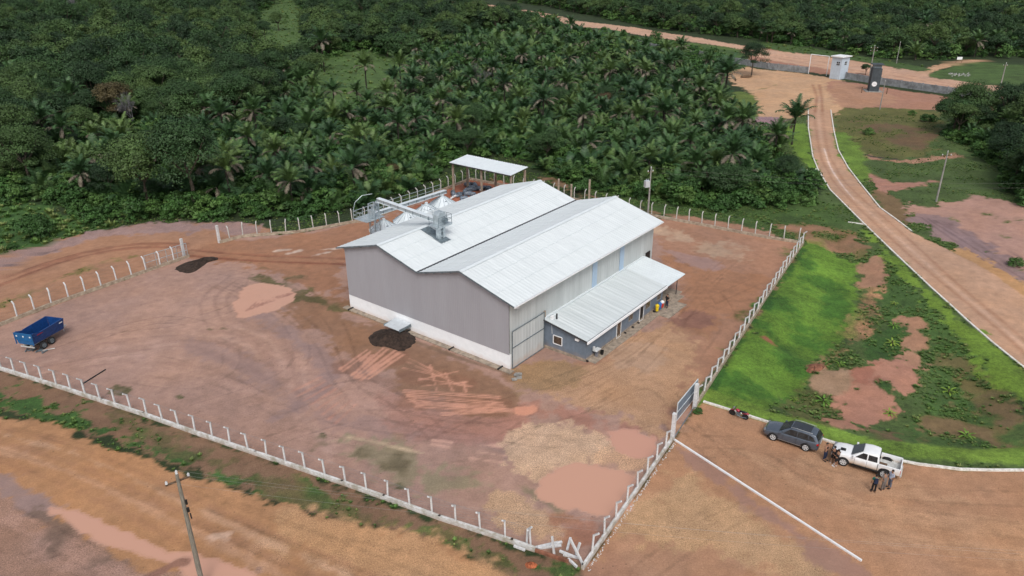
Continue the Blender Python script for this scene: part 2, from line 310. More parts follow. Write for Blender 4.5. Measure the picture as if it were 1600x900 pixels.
# outside left
poly([(-60,325),(50,318),(120,340),(190,352),(60,388),(-60,420)],(62,92,46),.5,1,sf=GRS,z=0)
poly([(-80,408),(0,398),(60,386),(120,367),(220,350),(330,347),(400,351),(432,364),(380,371),(344,381),(330,395),(295,402),(160,450),(0,510),(-80,540)],(170,126,98),.3,.4,z=2,smooth=False)
stroke([(-60,428),(30,405),(100,384),(180,362),(300,354),(380,360)],4.2,(150,124,120),.7,1.2,.9,sf=(0,.6,0,0))
stroke([(0,420),(60,400),(120,382)],.5,(98,82,84),.25,.5,.7)
for a in ([(-60,468),(0,446),(60,422),(120,403),(200,388),(290,386)],[(-60,458),(0,437),(100,403),(200,383),(290,381)]): stroke(a,.9,(148,98,76),.4,.2,.8)
stroke([(0,478),(60,450),(110,430),(180,408),(225,398)],1.1,(120,112,66),.3,.8,.8,sf=(.7,0,0,0),patchy=.3)
# compound yard
F1=[(0,578),(100,609),(160,629),(225,650),(295,675),(400,711),(535,757),(600,780),(687,812),(800,849),(911,889)]
YARD=[(-80,553)]+F1+[(1050,690),(1085,637),(1254,381),(1022,340),(735,281),(590,340),(545,350),(464,365),(422,368),(380,371),(344,381),(295,402),(160,450),(0,510),(-80,540)]
poly(YARD,(170,136,122),.1,.05,z=1,smooth=False)
poly([(295,404),(344,382),(590,341),(735,283),(800,300),(560,380),(545,482),(500,455),(430,432),(345,408)],(160,116,90),.6,1.2)
poly([(640,330),(735,283),(850,300),(860,330),(700,345)],(158,98,74),.6,1)
stroke([(300,391),(400,399),(480,402),(540,404)],.7,(142,92,72),.3,.2,.7); stroke([(300,400),(400,408),(540,413)],.8,(140,88,68),.3,.2,.8)
for a in ([(448,397),(470,392)],[(490,399),(512,394)],[(500,390),(530,388)],[(430,392),(450,390)]): stroke(a,.35,(206,186,172),.3,.3,.8)
poly([(1022,343),(1254,384),(1085,640),(1050,690),(1000,640),(900,570),(1060,480)],(166,124,100),.6,1)
poly([(1030,395),(1100,420),(1200,430),(1190,470),(1100,520),(1060,500),(1065,440)],(166,118,86),1,1.6,op=.7)
poly([(1022,357),(1078,364),(1076,379),(1030,375)],(184,154,130),.5,.9,patchy=.3)
poly([(1085,385),(1140,376),(1172,397),(1155,408),(1110,402)],(178,148,124),.6,1.1,patchy=.3)
poly([(1022,385),(1070,398),(1120,408),(1122,420),(1090,420),(1050,400)],(160,130,124),.6,.8,op=.8,sf=DAMP)
poly([(1040,495),(1110,490),(1110,505),(1060,515)],(140,100,88),.5,1,op=.8)
poly([(800,592),(860,560),(915,575),(1040,500),(1095,560),(1066,640),(1040,690),(960,655),(860,625)],(178,140,108),.8,1.4,op=.9,sf=(0,.5,0,0))
poly([(960,545),(1010,540),(1050,560),(1010,580),(960,570)],(180,150,128),.8,1,op=.5)
poly([(795,595),(850,562),(905,580),(880,600),(820,625),(800,640)],(146,118,84),.6,1,op=.7,sf=(0,.6,0,0))
poly([(640,645),(800,625),(870,630),(1000,680),(1036,700),(1030,715),(960,690),(850,655),(800,690),(700,692)],(168,122,106),.8,1.2)
poly([(560,560),(640,600),(740,640),(640,660),(560,650),(480,600),(420,520),(480,540)],(176,140,126),1.2,1.5,op=.5)
poly([(210,480),(300,460),(360,480),(380,540),(330,600),(260,600),(150,540)],(182,146,130),2,2,op=.55)
poly([(410,560),(480,560),(600,620),(640,680),(560,690),(460,660)],(186,148,134),1.2,1.5,op=.5)
for r,(cx,cy) in ((1,(400,470)),(1.4,(400,470)),(1.8,(395,475))):
    stroke([(cx-20*r,cy-30*r*.8),(cx-45*r,cy-5),(cx-35*r,cy+25*r),(cx-5,cy+40*r)],.35,(146,116,104),.25,.15,.55)
for i in range(9): stroke([(170+30*i,560-9*i),(290+22*i,545-2*i),(400+10*i,600+4*i),(520,690+4*i)],.5,(150,118,106) if i%2 else (190,156,142),.35,.25,.42)
for i in range(6): stroke([(60,600-8*i),(200,575-9*i),(330,590-12*i),(470,640-8*i)],.4,(150,118,108) if i%2 else (186,150,136),.3,.3,.4)
stroke([(380,480),(440,515),(500,560),(510,600),(440,650)],1.6,(146,122,120),.8,.8,.7,sf=DAMP)
stroke([(300,540),(400,580),(480,640),(620,672),(740,690),(800,715)],2.4,(146,120,116),.8,.9,.6,sf=DAMP)
stroke([(560,590),(620,600),(680,640),(760,665)],1.4,(146,112,98),.5,.5,.7)
poly([(545,688),(640,700),(700,735),(795,742),(785,760),(700,778),(620,758),(560,716)],(144,132,106),.8,1.2,op=.9,sf=(.1,.2,.2,0))
poly([(560,700),(620,715),(650,745),(600,735)],(96,86,62),.5,1,op=.7,patchy=.25)
stroke([(545,684),(600,694),(660,708)],.35,(196,172,144),.2,.1,.9)
poly([(600,620),(700,650),(820,660),(800,700),(720,705),(640,680)],(166,122,108),1,1,op=.6)
for a in ([(675,688),(706,692)],[(675,694),(702,698)],[(750,696),(790,698)],[(745,706),(790,712)],[(735,716),(785,722)]): stroke(a,.4,(208,164,146),.2,.15,.9,sf=DAMP)
poly([(541,478),(560,498),(640,535),(700,560),(797,598),(812,640),(740,642),(640,605),(590,560),(535,510)],(142,108,86),.6,1,op=.95)
poly([(455,455),(545,470),(548,495),(600,545),(560,560),(500,520),(450,485)],(148,110,84),.7,1.2,op=.9)
poly([(400,430),(450,440),(495,462),(550,480),(552,494),(500,480),(455,472),(405,440)],(92,88,58),.4,.9,op=.9,sf=(.6,0,0,0),patchy=.3)
stroke([(372,408),(400,414),(450,430),(480,436)],.8,(96,88,62),.3,.6,.8,patchy=.3)
SAL=(206,150,126)
for a in ([(540,572),(620,560)],[(640,585),(725,600)],[(650,625),(780,635)]): stroke(a,2.6,(138,98,78),.5,.5,.6)
for a in ([(534,578),(576,548)],[(552,588),(602,545)],[(562,592),(620,549)],[(574,590),(627,553)],[(566,566),(578,554)]): [stroke([(p+o,q+o*.5) for p,q in a],.26,SAL,.1,.08,.85,sf=DAMP) for o in (-2.6,2.6)]
for a in ([(637,566),(720,602)],[(655,591),(738,604)],[(660,603),(728,597)],[(655,594),(716,580)],[(672,570),(683,612)],[(696,583),(707,611)],[(630,575),(700,590)],[(724,598),(728,612)],[(640,560),(690,585)]): stroke(a,.17,SAL,.1,.06,.8,sf=DAMP)
for a in ([(632,611),(780,621)],[(636,618),(785,631)],[(640,626),(800,642)],[(650,634),(760,641)],[(690,647),(800,640)],[(660,630),(790,636)]): [stroke([(p,q+o) for p,q in a],.17,SAL,.1,.06,.8,sf=DAMP) for o in (-1.6,1.6)]
for i in range(8): stroke([(455+10*i,612+7*i),(500+8*i,590+6*i)],.25,(200,140,118),.15,.1,.5,sf=DAMP)
stroke([(640,530),(700,553),(797,585)],.5,(120,96,78),.2,.1,.8); stroke([(548,488),(600,507)],.5,(150,118,92),.2,.1,.8)
poly([(832,660),(900,663),(960,688),(935,720),(880,732),(842,752),(795,735),(788,695)],(188,158,132),.35,.9,op=.9,sf=(0,.8,0,0))
poly([(745,778),(800,760),(850,792),(905,822),(890,850),(800,842),(750,812)],(178,146,116),.4,1,op=.9,sf=(0,.8,0,0))
poly([(930,700),(1010,715),(990,745),(950,735)],(186,150,120),.5,.8,op=.8,sf=GRV)
poly([(850,800),(900,812),(940,830),(920,860),(880,850)],(158,108,86),.6,.9,op=.8)
stroke([(800,755),(840,775),(870,795)],.9,(128,118,92),.4,.4,.8)
poly([(840,860),(870,858),(900,872),(890,880)],(120,90,70),.5,.6,op=.8,patchy=.3)
for a in [(500,690,30,5),(330,515,14,3),(350,512,10,4),(190,610,10,5),(280,620,12,6),(470,700,20,5),(620,765,14,8),(430,470,6,3),(820,838,10,4)]:
    poly([(a[0]-a[2],a[1]),(a[0],a[1]-a[3]),(a[0]+a[2],a[1]),(a[0],a[1]+a[3])],(80,84,50),.3,.6,op=.9,sf=(.6,0,0,0),patchy=.25)
stroke([(640,345),(700,318),(735,300)],2,(168,102,78),.5,.6)
# pavement strip of the annex and under it
PUD=(206,156,132)
poly([(366,482),(375,456),(405,443),(450,448),(463,462),(440,480),(400,492),(372,497)],PUD,.12,.35,sf=(0,0,.7,0),z=5)
for i in range(9): 
    xx=385+8*i; stroke([(xx,486-3*i),(xx+18,470-2*i)],.18,(150,98,82),.08,.15,.7)
poly([(838,767),(862,735),(900,728),(960,730),(992,742),(987,775),(960,801),(930,803),(890,795),(852,786)],PUD,.12,.45,sf=WET,z=5)
poly([(945,673),(975,672),(1010,680),(1028,695),(1023,712),(990,713),(965,702)],(204,152,130),.12,.35,sf=WET,z=5)
poly([(800,640),(830,632),(845,640),(820,650)],(208,146,120),.12,.3,sf=DAMP)
# verge and road in front
poly([(-80,555)]+[(a,b+3) for a,b in F1]+[(905,960),(810,915),(700,850),(620,830),(560,822),(480,802),(400,776),(300,742),(200,702),(130,682),(60,657),(-80,630)],(128,98,76),.3,.7,sf=(.2,.2,0,0),z=8,smooth=False)
poly([(-80,580),(0,602),(60,628),(160,660),(260,705),(350,737),(400,772),(330,748),(200,700),(90,664),(-80,625)],(62,92,44),.4,1.3,sf=GRS)
poly([(180,640),(300,690),(400,735),(420,760),(330,730),(200,680)],(92,88,58),.4,1.3,op=.8,sf=(.7,0,0,0),patchy=.3)
poly([(380,745),(430,748),(520,772),(615,808),(600,822),(560,818),(480,797),(400,772)],(66,92,44),.4,1.1,sf=GRS,patchy=.8)
poly([(640,822),(700,832),(760,858),(850,882),(890,895),(830,900),(740,872)],(66,92,44),.4,1.1,sf=GRS,patchy=.8)
RT_=[(-120,628),(60,657),(130,682),(200,702),(300,742),(400,776),(480,802),(560,822),(620,830),(700,852),(810,915),(900,975),(900,1200),(-300,1200),(-300,700)]
poly(RT_,(180,132,92),.2,.5,z=2,smooth=False)
poly([(480,805),(620,835),(720,870),(820,925),(700,960),(560,900),(420,850)],(184,142,102),.8,1.4,op=.8,sf=(0,.6,0,0))
for k,(o,c) in enumerate(((0,(160,114,84)),(9,(198,158,128)),(22,(160,116,88)),(34,(196,152,122)),(52,(164,118,86)))):
    stroke([(-100,640+o),(0,668+o),(130,702+o*1.3),(280,768+o*1.5),(420,832+o*1.7),(560,890+o*1.8),(700,960+o*2)],.45,c,.35,.3,.55)
poly([(-100,735),(0,757),(60,790),(140,845),(250,885),(420,930),(420,1000),(-200,1000)],(150,116,98),.5,1.2,sf=(0,.5,0,0))
stroke([(-60,800),(40,830),(140,880),(220,920)],1.6,(168,132,116),.8,.7,.7)
stroke([(-20,748),(40,778),(80,800)],1.6,(150,124,118),.4,.6,.9,sf=DAMP)
poly([(60,800),(140,840),(200,870),(180,882),(100,850)],(108,88,74),.5,1,op=.7,patchy=.3)
poly([(77,800),(85,792),(140,808),(215,838),(270,860),(340,874),(400,902),(480,960),(330,960),(290,895),(255,880),(200,864),(145,842),(110,816)],PUD,.08,.22,sf=WET,z=5)
stroke([(235,900),(265,885),(285,878)],.8,(140,100,84),.2,.2,.9,sf=DIRT)
stroke([(335,838),(355,836)],.4,(214,176,150),.2,.3,.9,sf=DAMP)
# lawn and the weedy field
poly([(1099,628),(1256,384),(1310,390),(1348,412),(1342,460),(1330,520),(1270,560),(1250,600),(1215,640),(1200,658)],(94,126,48),.5,.9,sf=GRS,z=6)
for a in ([(1180,500),(1215,530),(1250,558),(1290,560)],[(1140,590),(1190,610),(1240,615)],[(1215,470),(1260,520),(1320,530)],[(1240,400),(1290,430),(1310,480)]): stroke(a,3.0,(52,92,34),1.4,1.4,.75,sf=GRS)  # darker green bands put the shade of the lawn's folds into the colour
stroke([(1098,622),(1160,522),(1254,390)],1.0,(44,82,34),.4,.5,.8,sf=GRS)
poly([(1200,650),(1260,600),(1330,590),(1330,640),(1300,680),(1260,672)],(92,92,54),.8,1.4,op=.8,sf=(.7,0,0,0))
poly([(1340,420),(1400,410),(1460,470),(1560,570),(1600,640),(1600,700),(1450,700),(1400,660),(1440,600),(1450,520),(1380,470)],(70,96,48),.8,1.6,op=.95,sf=GRS)
poly([(1350,520),(1420,490),(1440,525),(1400,548),(1350,548)],(56,84,38),.6,1,sf=GRS)
poly([(1450,620),(1590,620),(1590,690),(1450,680)],(132,104,76),.9,1.6,op=.8,sf=(.3,0,0,0),patchy=.25)
poly([(1470,540),(1590,600),(1560,640),(1480,600)],(120,100,68),.9,1.6,op=.7,sf=(.3,0,0,0),patchy=.2)
PK=(174,124,102)
poly([(1322,600),(1340,560),(1370,548),(1400,553),(1436,535),(1446,585),(1412,606),(1405,640),(1372,658),(1320,648)],PK,.4,1.1)
poly([(1372,580),(1400,590),(1410,606),(1385,600)],(60,86,40),.3,.7,sf=GRS)
poly([(1330,560),(1375,555),(1365,580),(1335,585)],(158,100,80),.4,.9,op=.7)
poly([(1335,655),(1400,660),(1410,690),(1350,695)],(120,92,68),.4,1.2,op=.8,patchy=.4)
poly([(1415,490),(1440,495),(1450,520),(1447,560),(1420,545)],(170,126,98),.4,.9)
poly([(1282,650),(1330,640),(1345,665),(1320,665)],PK,.4,.8,op=.9)
stroke([(1365,412),(1362,450),(1345,498),(1320,530),(1285,560)],1.6,(164,124,96),.5,1,.9,patchy=.5)
poly([(1205,352),(1290,352),(1340,368),(1352,398),(1300,386),(1255,374)],(166,116,92),.4,1,op=.85,patchy=.9)
poly([(1345,410),(1372,400),(1382,430),(1352,436)],(166,124,100),.4,.8,op=.9)
poly([(1285,570),(1320,560),(1330,590),(1290,598),(1270,590)],(160,130,104),.4,.6)
poly([(1087,642),(1099,629.5),(1150,645.5),(1200,661.5),(1240,673),(1275,685),(1240,720),(1100,690)],(174,130,98),.12,.05,sf=(0,.2,0,0),z=4,smooth=False)
poly([(1182,518),(1212,528),(1208,538),(1190,528)],(150,96,70),.3,.4)
for pth,wd in (([(1104,634),(1200,663),(1280,689),(1330,703),(1410,722)],1.9),([(1395,716),(1460,724),(1540,727),(1700,727)],2.4)):
    P=unproj0(pth)[:,:2]+np.array([0.75,1.55]); m=np.where((X>10)&(X<70)&(Y>40)&(Y<66))[0]
    paint(wd/2-ldist((X[m],Y[m]),P),m,(108,134,56),.35,.3,1,GRS,6,0)
poly([(1352,362),(1402,402),(1455,454),(1512,506),(1600,580),(1680,650),(1680,690),(1560,595),(1480,510),(1400,420)],(104,130,50),.5,.8,sf=GRS,z=6,smooth=False)
poly([(1225,200),(1262,196),(1270,245),(1290,292),(1268,262),(1240,235)],(102,130,50),.4,.6,sf=GRS,z=6)
poly([(1303,208),(1325,212),(1352,245),(1352,288),(1325,262),(1310,235)],(100,126,52),.4,.7,sf=GRS,z=6)
# clearings and grass beyond the highway
for P in ([(390,20),(450,-8),(490,30),(480,95),(450,125),(390,115)],[(480,98),(560,78),(650,98),(640,155),(590,178),(530,182),(495,170)],[(546,28),(576,28),(572,52),(546,50)],[(690,8),(765,10),(772,32),(692,30)],[(640,40),(655,60),(610,62)]):
    poly(P,(76,100,52),1,2.5,sf=GRS)
poly([(1180,62),(1300,80),(1400,97),(1450,106),(1430,111),(1320,92),(1200,76)],(66,88,44),.8,1.5,sf=GRS)
poly([(1450,117),(1530,97),(1640,112),(1640,140),(1500,127)],(70,92,46),.8,1.5,sf=GRS)
poly([(980,64),(1140,80),(1140,74),(985,57)],(80,100,50),.6,1.2,sf=GRS)
poly([(735,12),(800,23),(860,32),(905,46),(1000,59),(1140,78),(1170,92),(1140,110),(1000,90),(905,78),(780,36)],(66,90,44),.5,.6,sf=GRS)
stroke([(977,66),(1082,86),(1200,108)],1,(120,100,80),.4,.4)
def track(px,f=.84,wd=.3,gap=1.7,patchy=.5):
    P=curve(unproj0(px)[:,:2],False,6); d=np.gradient(P,axis=0); d/=np.linalg.norm(d,axis=1)[:,None]+1e-9; nn_=np.stack([-d[:,1],d[:,0]],1)
    for s_ in (-.5,.5):
        Q=P+nn_*gap*s_; m=np.where((X>Q[:,0].min()-1)&(X<Q[:,0].max()+1)&(Y>Q[:,1].min()-1)&(Y<Q[:,1].max()+1)&(surf[:,2]<.5))[0]
        if not len(m): continue
        dd=ldist((X[m],Y[m]),Q)+.10*WN3[m]; a=ss(wd/2+.06,wd/2-.08,dd)*ss(-patchy,patchy,WN[m]+.15); b2=ss(.12,.0,np.abs(dd-wd/2-.12))*.6*ss(-patchy,patchy,WN[m]+.15)
        colr[m]*=(1-(1-f)*a+(1-f)*.6*b2)[:,None]
for tr_ in ([(20,560),(150,520),(300,500),(380,470),(400,430)],[(60,580),(220,560),(360,600),(480,660),(640,690),(800,700)],[(110,540),(250,500),(340,520),(360,570),(300,600),(200,590)],[(300,640),(420,600),(470,560),(450,500),(380,460),(330,440)],
    [(340,440),(420,470),(500,530),(540,600),(620,650),(760,670),(900,640),(1010,600),(1075,650)],[(350,425),(450,445),(520,500),(560,590),(660,640)],[(420,690),(560,650),(700,660),(860,690),(1000,660),(1075,650)],[(640,690),(760,640),(900,600),(1000,540),(1080,460),(1150,400)],
    [(900,640),(1000,570),(1060,500),(1120,430)],[(860,600),(960,560),(1050,500),(1180,440)],[(1040,400),(1100,440),(1140,500),(1110,560),(1070,620)],[(440,640),(560,600),(640,640),(700,700)],[(520,700),(620,720),(760,700),(860,640)],
    [(1075,655),(1160,700),(1280,740),(1420,770),(1600,780)],[(1075,665),(1150,740),(1260,800),(1400,850),(1600,880)],[(1100,690),(1200,700),(1300,760),(1450,800)],[(1000,900),(1100,830),(1200,790),(1350,800),(1600,830)],
    [(0,690),(130,730),(300,800),(450,870),(560,920)],[(0,672),(160,716),(330,784),(500,850),(700,930)],[(0,650),(140,694),(300,752),(480,815),(640,850),(820,930)],[(0,800),(120,860),(240,920)]): track(tr_)
track([(300,396),(400,404),(480,407),(540,409)],.78,.35); track([(0,440),(60,418),(120,400),(200,384),(290,384)],.8,.35)
# broad tone variation of the soil, then mesh
lum=colr.mean(1,keepdims=True); colr=lum+(colr-lum)*np.where(surf[:,0:1]>.5,1.04,.95)*np.ones(3)
tn=1+(.13*fbm(X,Y,9,4,11)+.16*fbm(X,Y,1.4,5,12)+.12*WN3)*(1-np.minimum(surf[:,2]*1.3,1)); colr*=tn[:,None]
colr*=np.where((zid==1)[:,None],np.array([1.0,.985,.965]),1.)
sh=fbm(X,Y,4,5,21)[:,None]*(1-surf[:,2:3]); colr*=1+np.clip(sh,-.6,.6)*np.array([.07,.02,-.06])
Z=hgt(X,Y)+.03*fbm(X,Y,1.5,3,5)*(1-surf[:,2])
ii=np.arange(nx*ny).reshape(ny,nx); F=np.stack([ii[:-1,:-1],ii[:-1,1:],ii[1:,1:],ii[1:,:-1]],-1).reshape(-1,4); fz=zid[F[:,0]]
gm=bpy.data.materials.new('soil_and_grass'); gm.use_nodes=True; t=gm.node_tree; N=t.nodes; Lk=t.links; b=N['Principled BSDF']
def nd(ty,**k):
    n=N.new(ty)
    for a,v in k.items(): n.inputs[a].default_value=v
    return n
def math_(op,a,b_,cl=False):
    n=N.new('ShaderNodeMath'); n.operation=op; n.use_clamp=cl
    for i,q in enumerate((a,b_)):
        if isinstance(q,(int,float)): n.inputs[i].default_value=q
        else: Lk.new(q,n.inputs[i])
    return n.outputs[0]
ac=N.new('ShaderNodeAttribute'); ac.attribute_name='soil'; asf=N.new('ShaderNodeAttribute'); asf.attribute_name='surf'
sp=N.new('ShaderNodeSeparateColor'); Lk.new(asf.outputs['Color'],sp.inputs[0]); gr,gv,wt=sp.outputs[0],sp.outputs[1],sp.outputs[2]
pos=N.new('ShaderNodeNewGeometry').outputs['Position']
def noise(s,d=5,ro=.65):
    n=nd('ShaderNodeTexNoise',Scale=s,Detail=d,Roughness=ro); Lk.new(pos,n.inputs['Vector']); return n.outputs[0]
dry=math_('SUBTRACT',1,wt,True)
n1=noise(1.1,8,.7); n2=noise(6,6,.75); n3=noise(14,3,.7); n4=noise(2.4,8,.8)
n5=noise(28,4,.8)
f=math_('ADD',math_('ADD',math_('MULTIPLY',math_('SUBTRACT',n1,.5),.55),math_('MULTIPLY',math_('SUBTRACT',n2,.5),.8)),math_('MULTIPLY',math_('SUBTRACT',n5,.5),.7))
n6=noise(7,2,.5)
gterm=math_('MULTIPLY',math_('ADD',math_('MULTIPLY',math_('SUBTRACT',n3,.46),3.6),math_('MULTIPLY',math_('SUBTRACT',n6,.48),1.5)),gv)
nlow=noise(.22,5,.6)
grt=math_('MULTIPLY',math_('ADD',math_('MULTIPLY',math_('SUBTRACT',nlow,.5),1.8),math_('ADD',math_('MULTIPLY',math_('SUBTRACT',n4,.5),2.4),math_('MULTIPLY',math_('SUBTRACT',n3,.5),1.8))),gr)
tot=math_('ADD',1,math_('MULTIPLY',math_('ADD',math_('ADD',f,gterm),grt),dry)); tot=math_('MAXIMUM',tot,.25)
sc=N.new('ShaderNodeVectorMath'); sc.operation='SCALE'; Lk.new(ac.outputs['Color'],sc.inputs[0]); Lk.new(tot,sc.inputs['Scale'])
# small dark clods and stones on bare soil
vo=nd('ShaderNodeTexVoronoi',Scale=1.7); Lk.new(pos,vo.inputs['Vector'])
cl=math_('MULTIPLY',math_('LESS_THAN',vo.outputs['Distance'],.10),math_('GREATER_THAN',noise(.35,3),.54))
cl=math_('MULTIPLY',math_('MULTIPLY',cl,dry),math_('SUBTRACT',1,gr,True))
mx=N.new('ShaderNodeMix'); mx.data_type='RGBA'; Lk.new(math_('MULTIPLY',cl,.55),mx.inputs[0]); Lk.new(sc.outputs[0],mx.inputs[6]); mx.inputs[7].default_value=(.10,.06,.04,1)
Lk.new(mx.outputs[2],b.inputs['Base Color'])
Lk.new(math_('SUBTRACT',.92,math_('MULTIPLY',wt,.85)),b.inputs['Roughness']); b.inputs['Specular IOR Level'].default_value=.35
bp=nd('ShaderNodeBump',Distance=.12); Lk.new(math_('ADD',math_('MULTIPLY',n2,1),n4),bp.inputs['Height']); Lk.new(math_('MULTIPLY',dry,.55),bp.inputs['Strength']); Lk.new(bp.outputs[0],b.inputs['Normal'])
Vall=np.stack([X,Y,Z],-1)
for z,nm in enumerate(ZN):
    fs=F[fz==z]
    if not len(fs): continue
    used,inv=np.unique(fs,return_inverse=True); me=npmesh(nm,Vall[used],inv.reshape(fs.shape),[gm])
    me.polygons.foreach_set('use_smooth',[True]*len(me.polygons))
    for an,ar in (('soil',np.concatenate([colr[used],np.ones((len(used),1))],1)),('surf',surf[used])):
        at=me.color_attributes.new(an,'FLOAT_COLOR','POINT'); at.data.foreach_set('color',ar.astype(np.float32).ravel())
    o=bpy.data.objects.new(nm,me); COL.objects.link(o); o['kind']='structure'
del Vall

def kerb(name,pts,wd,ht,m,lift=0.0,**k):
    P=[G(*p) for p in pts]; mb=MB(); off=[]
    for i,p in enumerate(P):
        d=(P[min(i+1,len(P)-1)]-P[max(i-1,0)]); d.z=0; d.normalize(); off.append(Vector((-d.y,d.x,0))*wd/2)
    vs=[]
    for p,o in zip(P,off):
        p=Vector((p.x,p.y,0)); 
        vs+=[p-o+Vector((0,0,-.12)),p+o+Vector((0,0,-.12)),p+o+Vector((0,0,ht+lift)),p-o+Vector((0,0,ht+lift))]
    fs=[]
    for i in range(len(P)-1):
        a=4*i
        for j in range(4): fs.append((a+j,a+(j+1)%4,a+4+(j+1)%4,a+4+j))
    fs+=[(0,1,2,3),tuple(4*(len(P)-1)+j for j in (3,2,1,0))]
    mb.add(vs,fs); return mb.build(name,m,**k)
kerb('kerb',DL,.22,.13,M['kerb'],label='white painted kerb along the left edge of the curving driveway',cat='kerb')
kerb('kerb',DR,.22,.13,M['kerb'],label='white painted kerb along the right edge of the driveway below the guard house',cat='kerb')
kerb('kerb',[(1099,628),(1150,644),(1200,660),(1240,672),(1280,685),(1330,701),(1410,721),(1435,726),(1460,729),(1500,734),(1550,735.5),(1700,735)],.25,.13,M['kerb'],label='white kerb between the parked vehicles and the lawn',cat='kerb')
kerb('drain_channel',[(1325,347),(1349,350.5)],.35,.06,M['kerb'],label='short concrete drain outlet left of the driveway kerb near the lawn corner',cat='drain')
kerb('drain_channel',[(1258,266),(1278,264)],.35,.06,M['kerb'],label='short concrete drain outlet left of the driveway kerb by the palms',cat='drain')
a,b_=G(1054,688),G(1346,877)
mb=MB(); mb.beam(a+Vector((0,0,.06)),b_+Vector((0,0,.06)),.14,.14); mb.build('edging_beam',M['white_paint'],label='long straight white edging beam lying across the gravel from the gate pillar',cat='edging')

# ------------------------------------------------------------------ warehouse (local x runs back along the side wall, local y along the gable front)
BX,BY,BPHI=-.2902,67.2106,R(52.197)
def bl(x,y,z=0): return Vector((BX+x*math.cos(BPHI)-y*math.sin(BPHI),BY+x*math.sin(BPHI)+y*math.cos(BPHI),z))
BW,BL,HE,HR,HB,OS,OV=24.09,29.81,7.84,1.69,1.75,1.0,.49
SL=HR/(BW/4)
def roofz(y):
    y=y%(BW/2) if 0<=y<=BW else (y if y<0 else BW-y)
    return HE+SL*(min(y,BW/2-y) if y>=0 else y)
def corr(mb,P,U,V,pitch=.25,h=.035,prof=((0,0),(.45,0),(.6,1),(.85,1))):
    P,U,V=Vector(P),Vector(U),Vector(V); n=V.cross(U).normalized(); L=V.length; k=max(1,round(L/pitch)); vs=[];fs=[]
    if n.z<0: n=-n
    for i in range(k):
        for a,b in prof: vs.append(P+V*((i+a)/k)+n*(b*h))
    vs.append(P+V); m=len(vs); vs=vs+[v+U for v in vs]; fs=[(i,i+1,m+i+1,m+i) for i in range(m-1)]
    return mb.add(vs,fs)
def clad(mb,a,b,z0,zt,out,pitch=.25,h=.016):   # vertical ribbed cladding from a to b (xy), top from zt(t)
    a,b=Vector(a),Vector(b); L=(b-a).length; k=round(L/pitch); vs=[]; out=Vector(out)
    for i in range(k):
        for t,q in ((0,0),(.5,0),(.62,1),(.88,1)):
            u=(i+t)/k; p=a+(b-a)*u+out*(q*h); vs.append((p.x,p.y,z0,u))
    vs.append((b.x,b.y,z0,1)); m=len(vs)
    V=[(x,y,z) for x,y,z,u in vs]+[(x,y,zt(u)) for x,y,z,u in vs]
    return mb.add(V,[(i,i+1,m+i+1,m+i) for i in range(m-1)])
wh=empty('warehouse',bl(0,0),BPHI,label='large twin-gabled metal warehouse with white roofs, mauve-grey front and white base band',cat='warehouse')
mb=MB(); mb.box((.12,BW/2,HB/2),(.3,BW+.06,HB)); mb.box((BL-.12,BW/2,HB/2),(.3,BW+.06,HB)); mb.box((BL/2,BW-.12,HB/2),(BL-.1,.3,HB)); mb.box((.0,.45,HB/2),(.1,.02,HB)); mb.build('base_wall',M['plinth_white'],wh)
mb=MB(); mb.box((-.35,BW/2,.04),(.75,BW+1.2,.10)); mb.build('footing',M['concrete'],wh)
mb=MB(); clad(mb,(-.05,0,0),(-.05,BW,0),HB-.02,lambda u:roofz(u*BW)-.05,(-1,0,0)); mb.build('front_wall',M['clad_mauve'],wh)
mb=MB(); clad(mb,(BL+.02,0,0),(BL+.02,BW,0),HB-.02,lambda u:roofz(u*BW)-.05,(1,0,0)); mb.build('rear_wall',M['clad_mauve'],wh)
mb=MB(); clad(mb,(0,-.02,0),(BL,-.02,0),.05,lambda u:HE-.05,(0,-1,0),pitch=.5); mb.build('side_wall',M['clad_pale'],wh,label='pale ribbed side wall above the office annex')
mb=MB(); clad(mb,(0,BW+.02,0),(BL,BW+.02,0),HB,lambda u:HE-.05,(0,1,0)); mb.build('side_wall',M['clad_mauve'],wh)
for x in (15.3,21.4):
    mb=MB(); mb.box((x+.5,-.075,5.55),(1.0,.03,4.0)); mb.build('translucent_panel',M['clad_blue'],wh)
mb=MB(); clad(mb,(.25,-.14,0),(5.75,-.14,0),.08,lambda u:4.35,(0,-1,0),pitch=.5,h=.02); dr=mb.build('sliding_door',M['clad_pale'],wh,label='pale ribbed sliding door at the near corner of the side wall')
mb=MB(); 
for z in (.1,2.45,4.33): mb.box((3,-.19,z),(5.55,.05,.07))
for x in (.25,5.75): mb.box((x,-.19,2.2),(.07,.05,4.3))
mb.build('door_frame',M['galv_dark'],dr)
mb=MB(); mb.box((5.93,-.1,3.85),(.3,.12,1.1)); mb.build('door_jamb',M['concrete'],wh)
mb=MB(); mb.box((28.6,-.06,2.6),(1.1,.1,2.4)); mb.build('opening',M['black'],wh,label='dark opening at the far end of the side wall')
ys=[-OS,BW/4,BW/2,.75*BW,BW+OS]; zs=[HE-OS*SL,HE+HR,HE,HE+HR,HE-OS*SL]
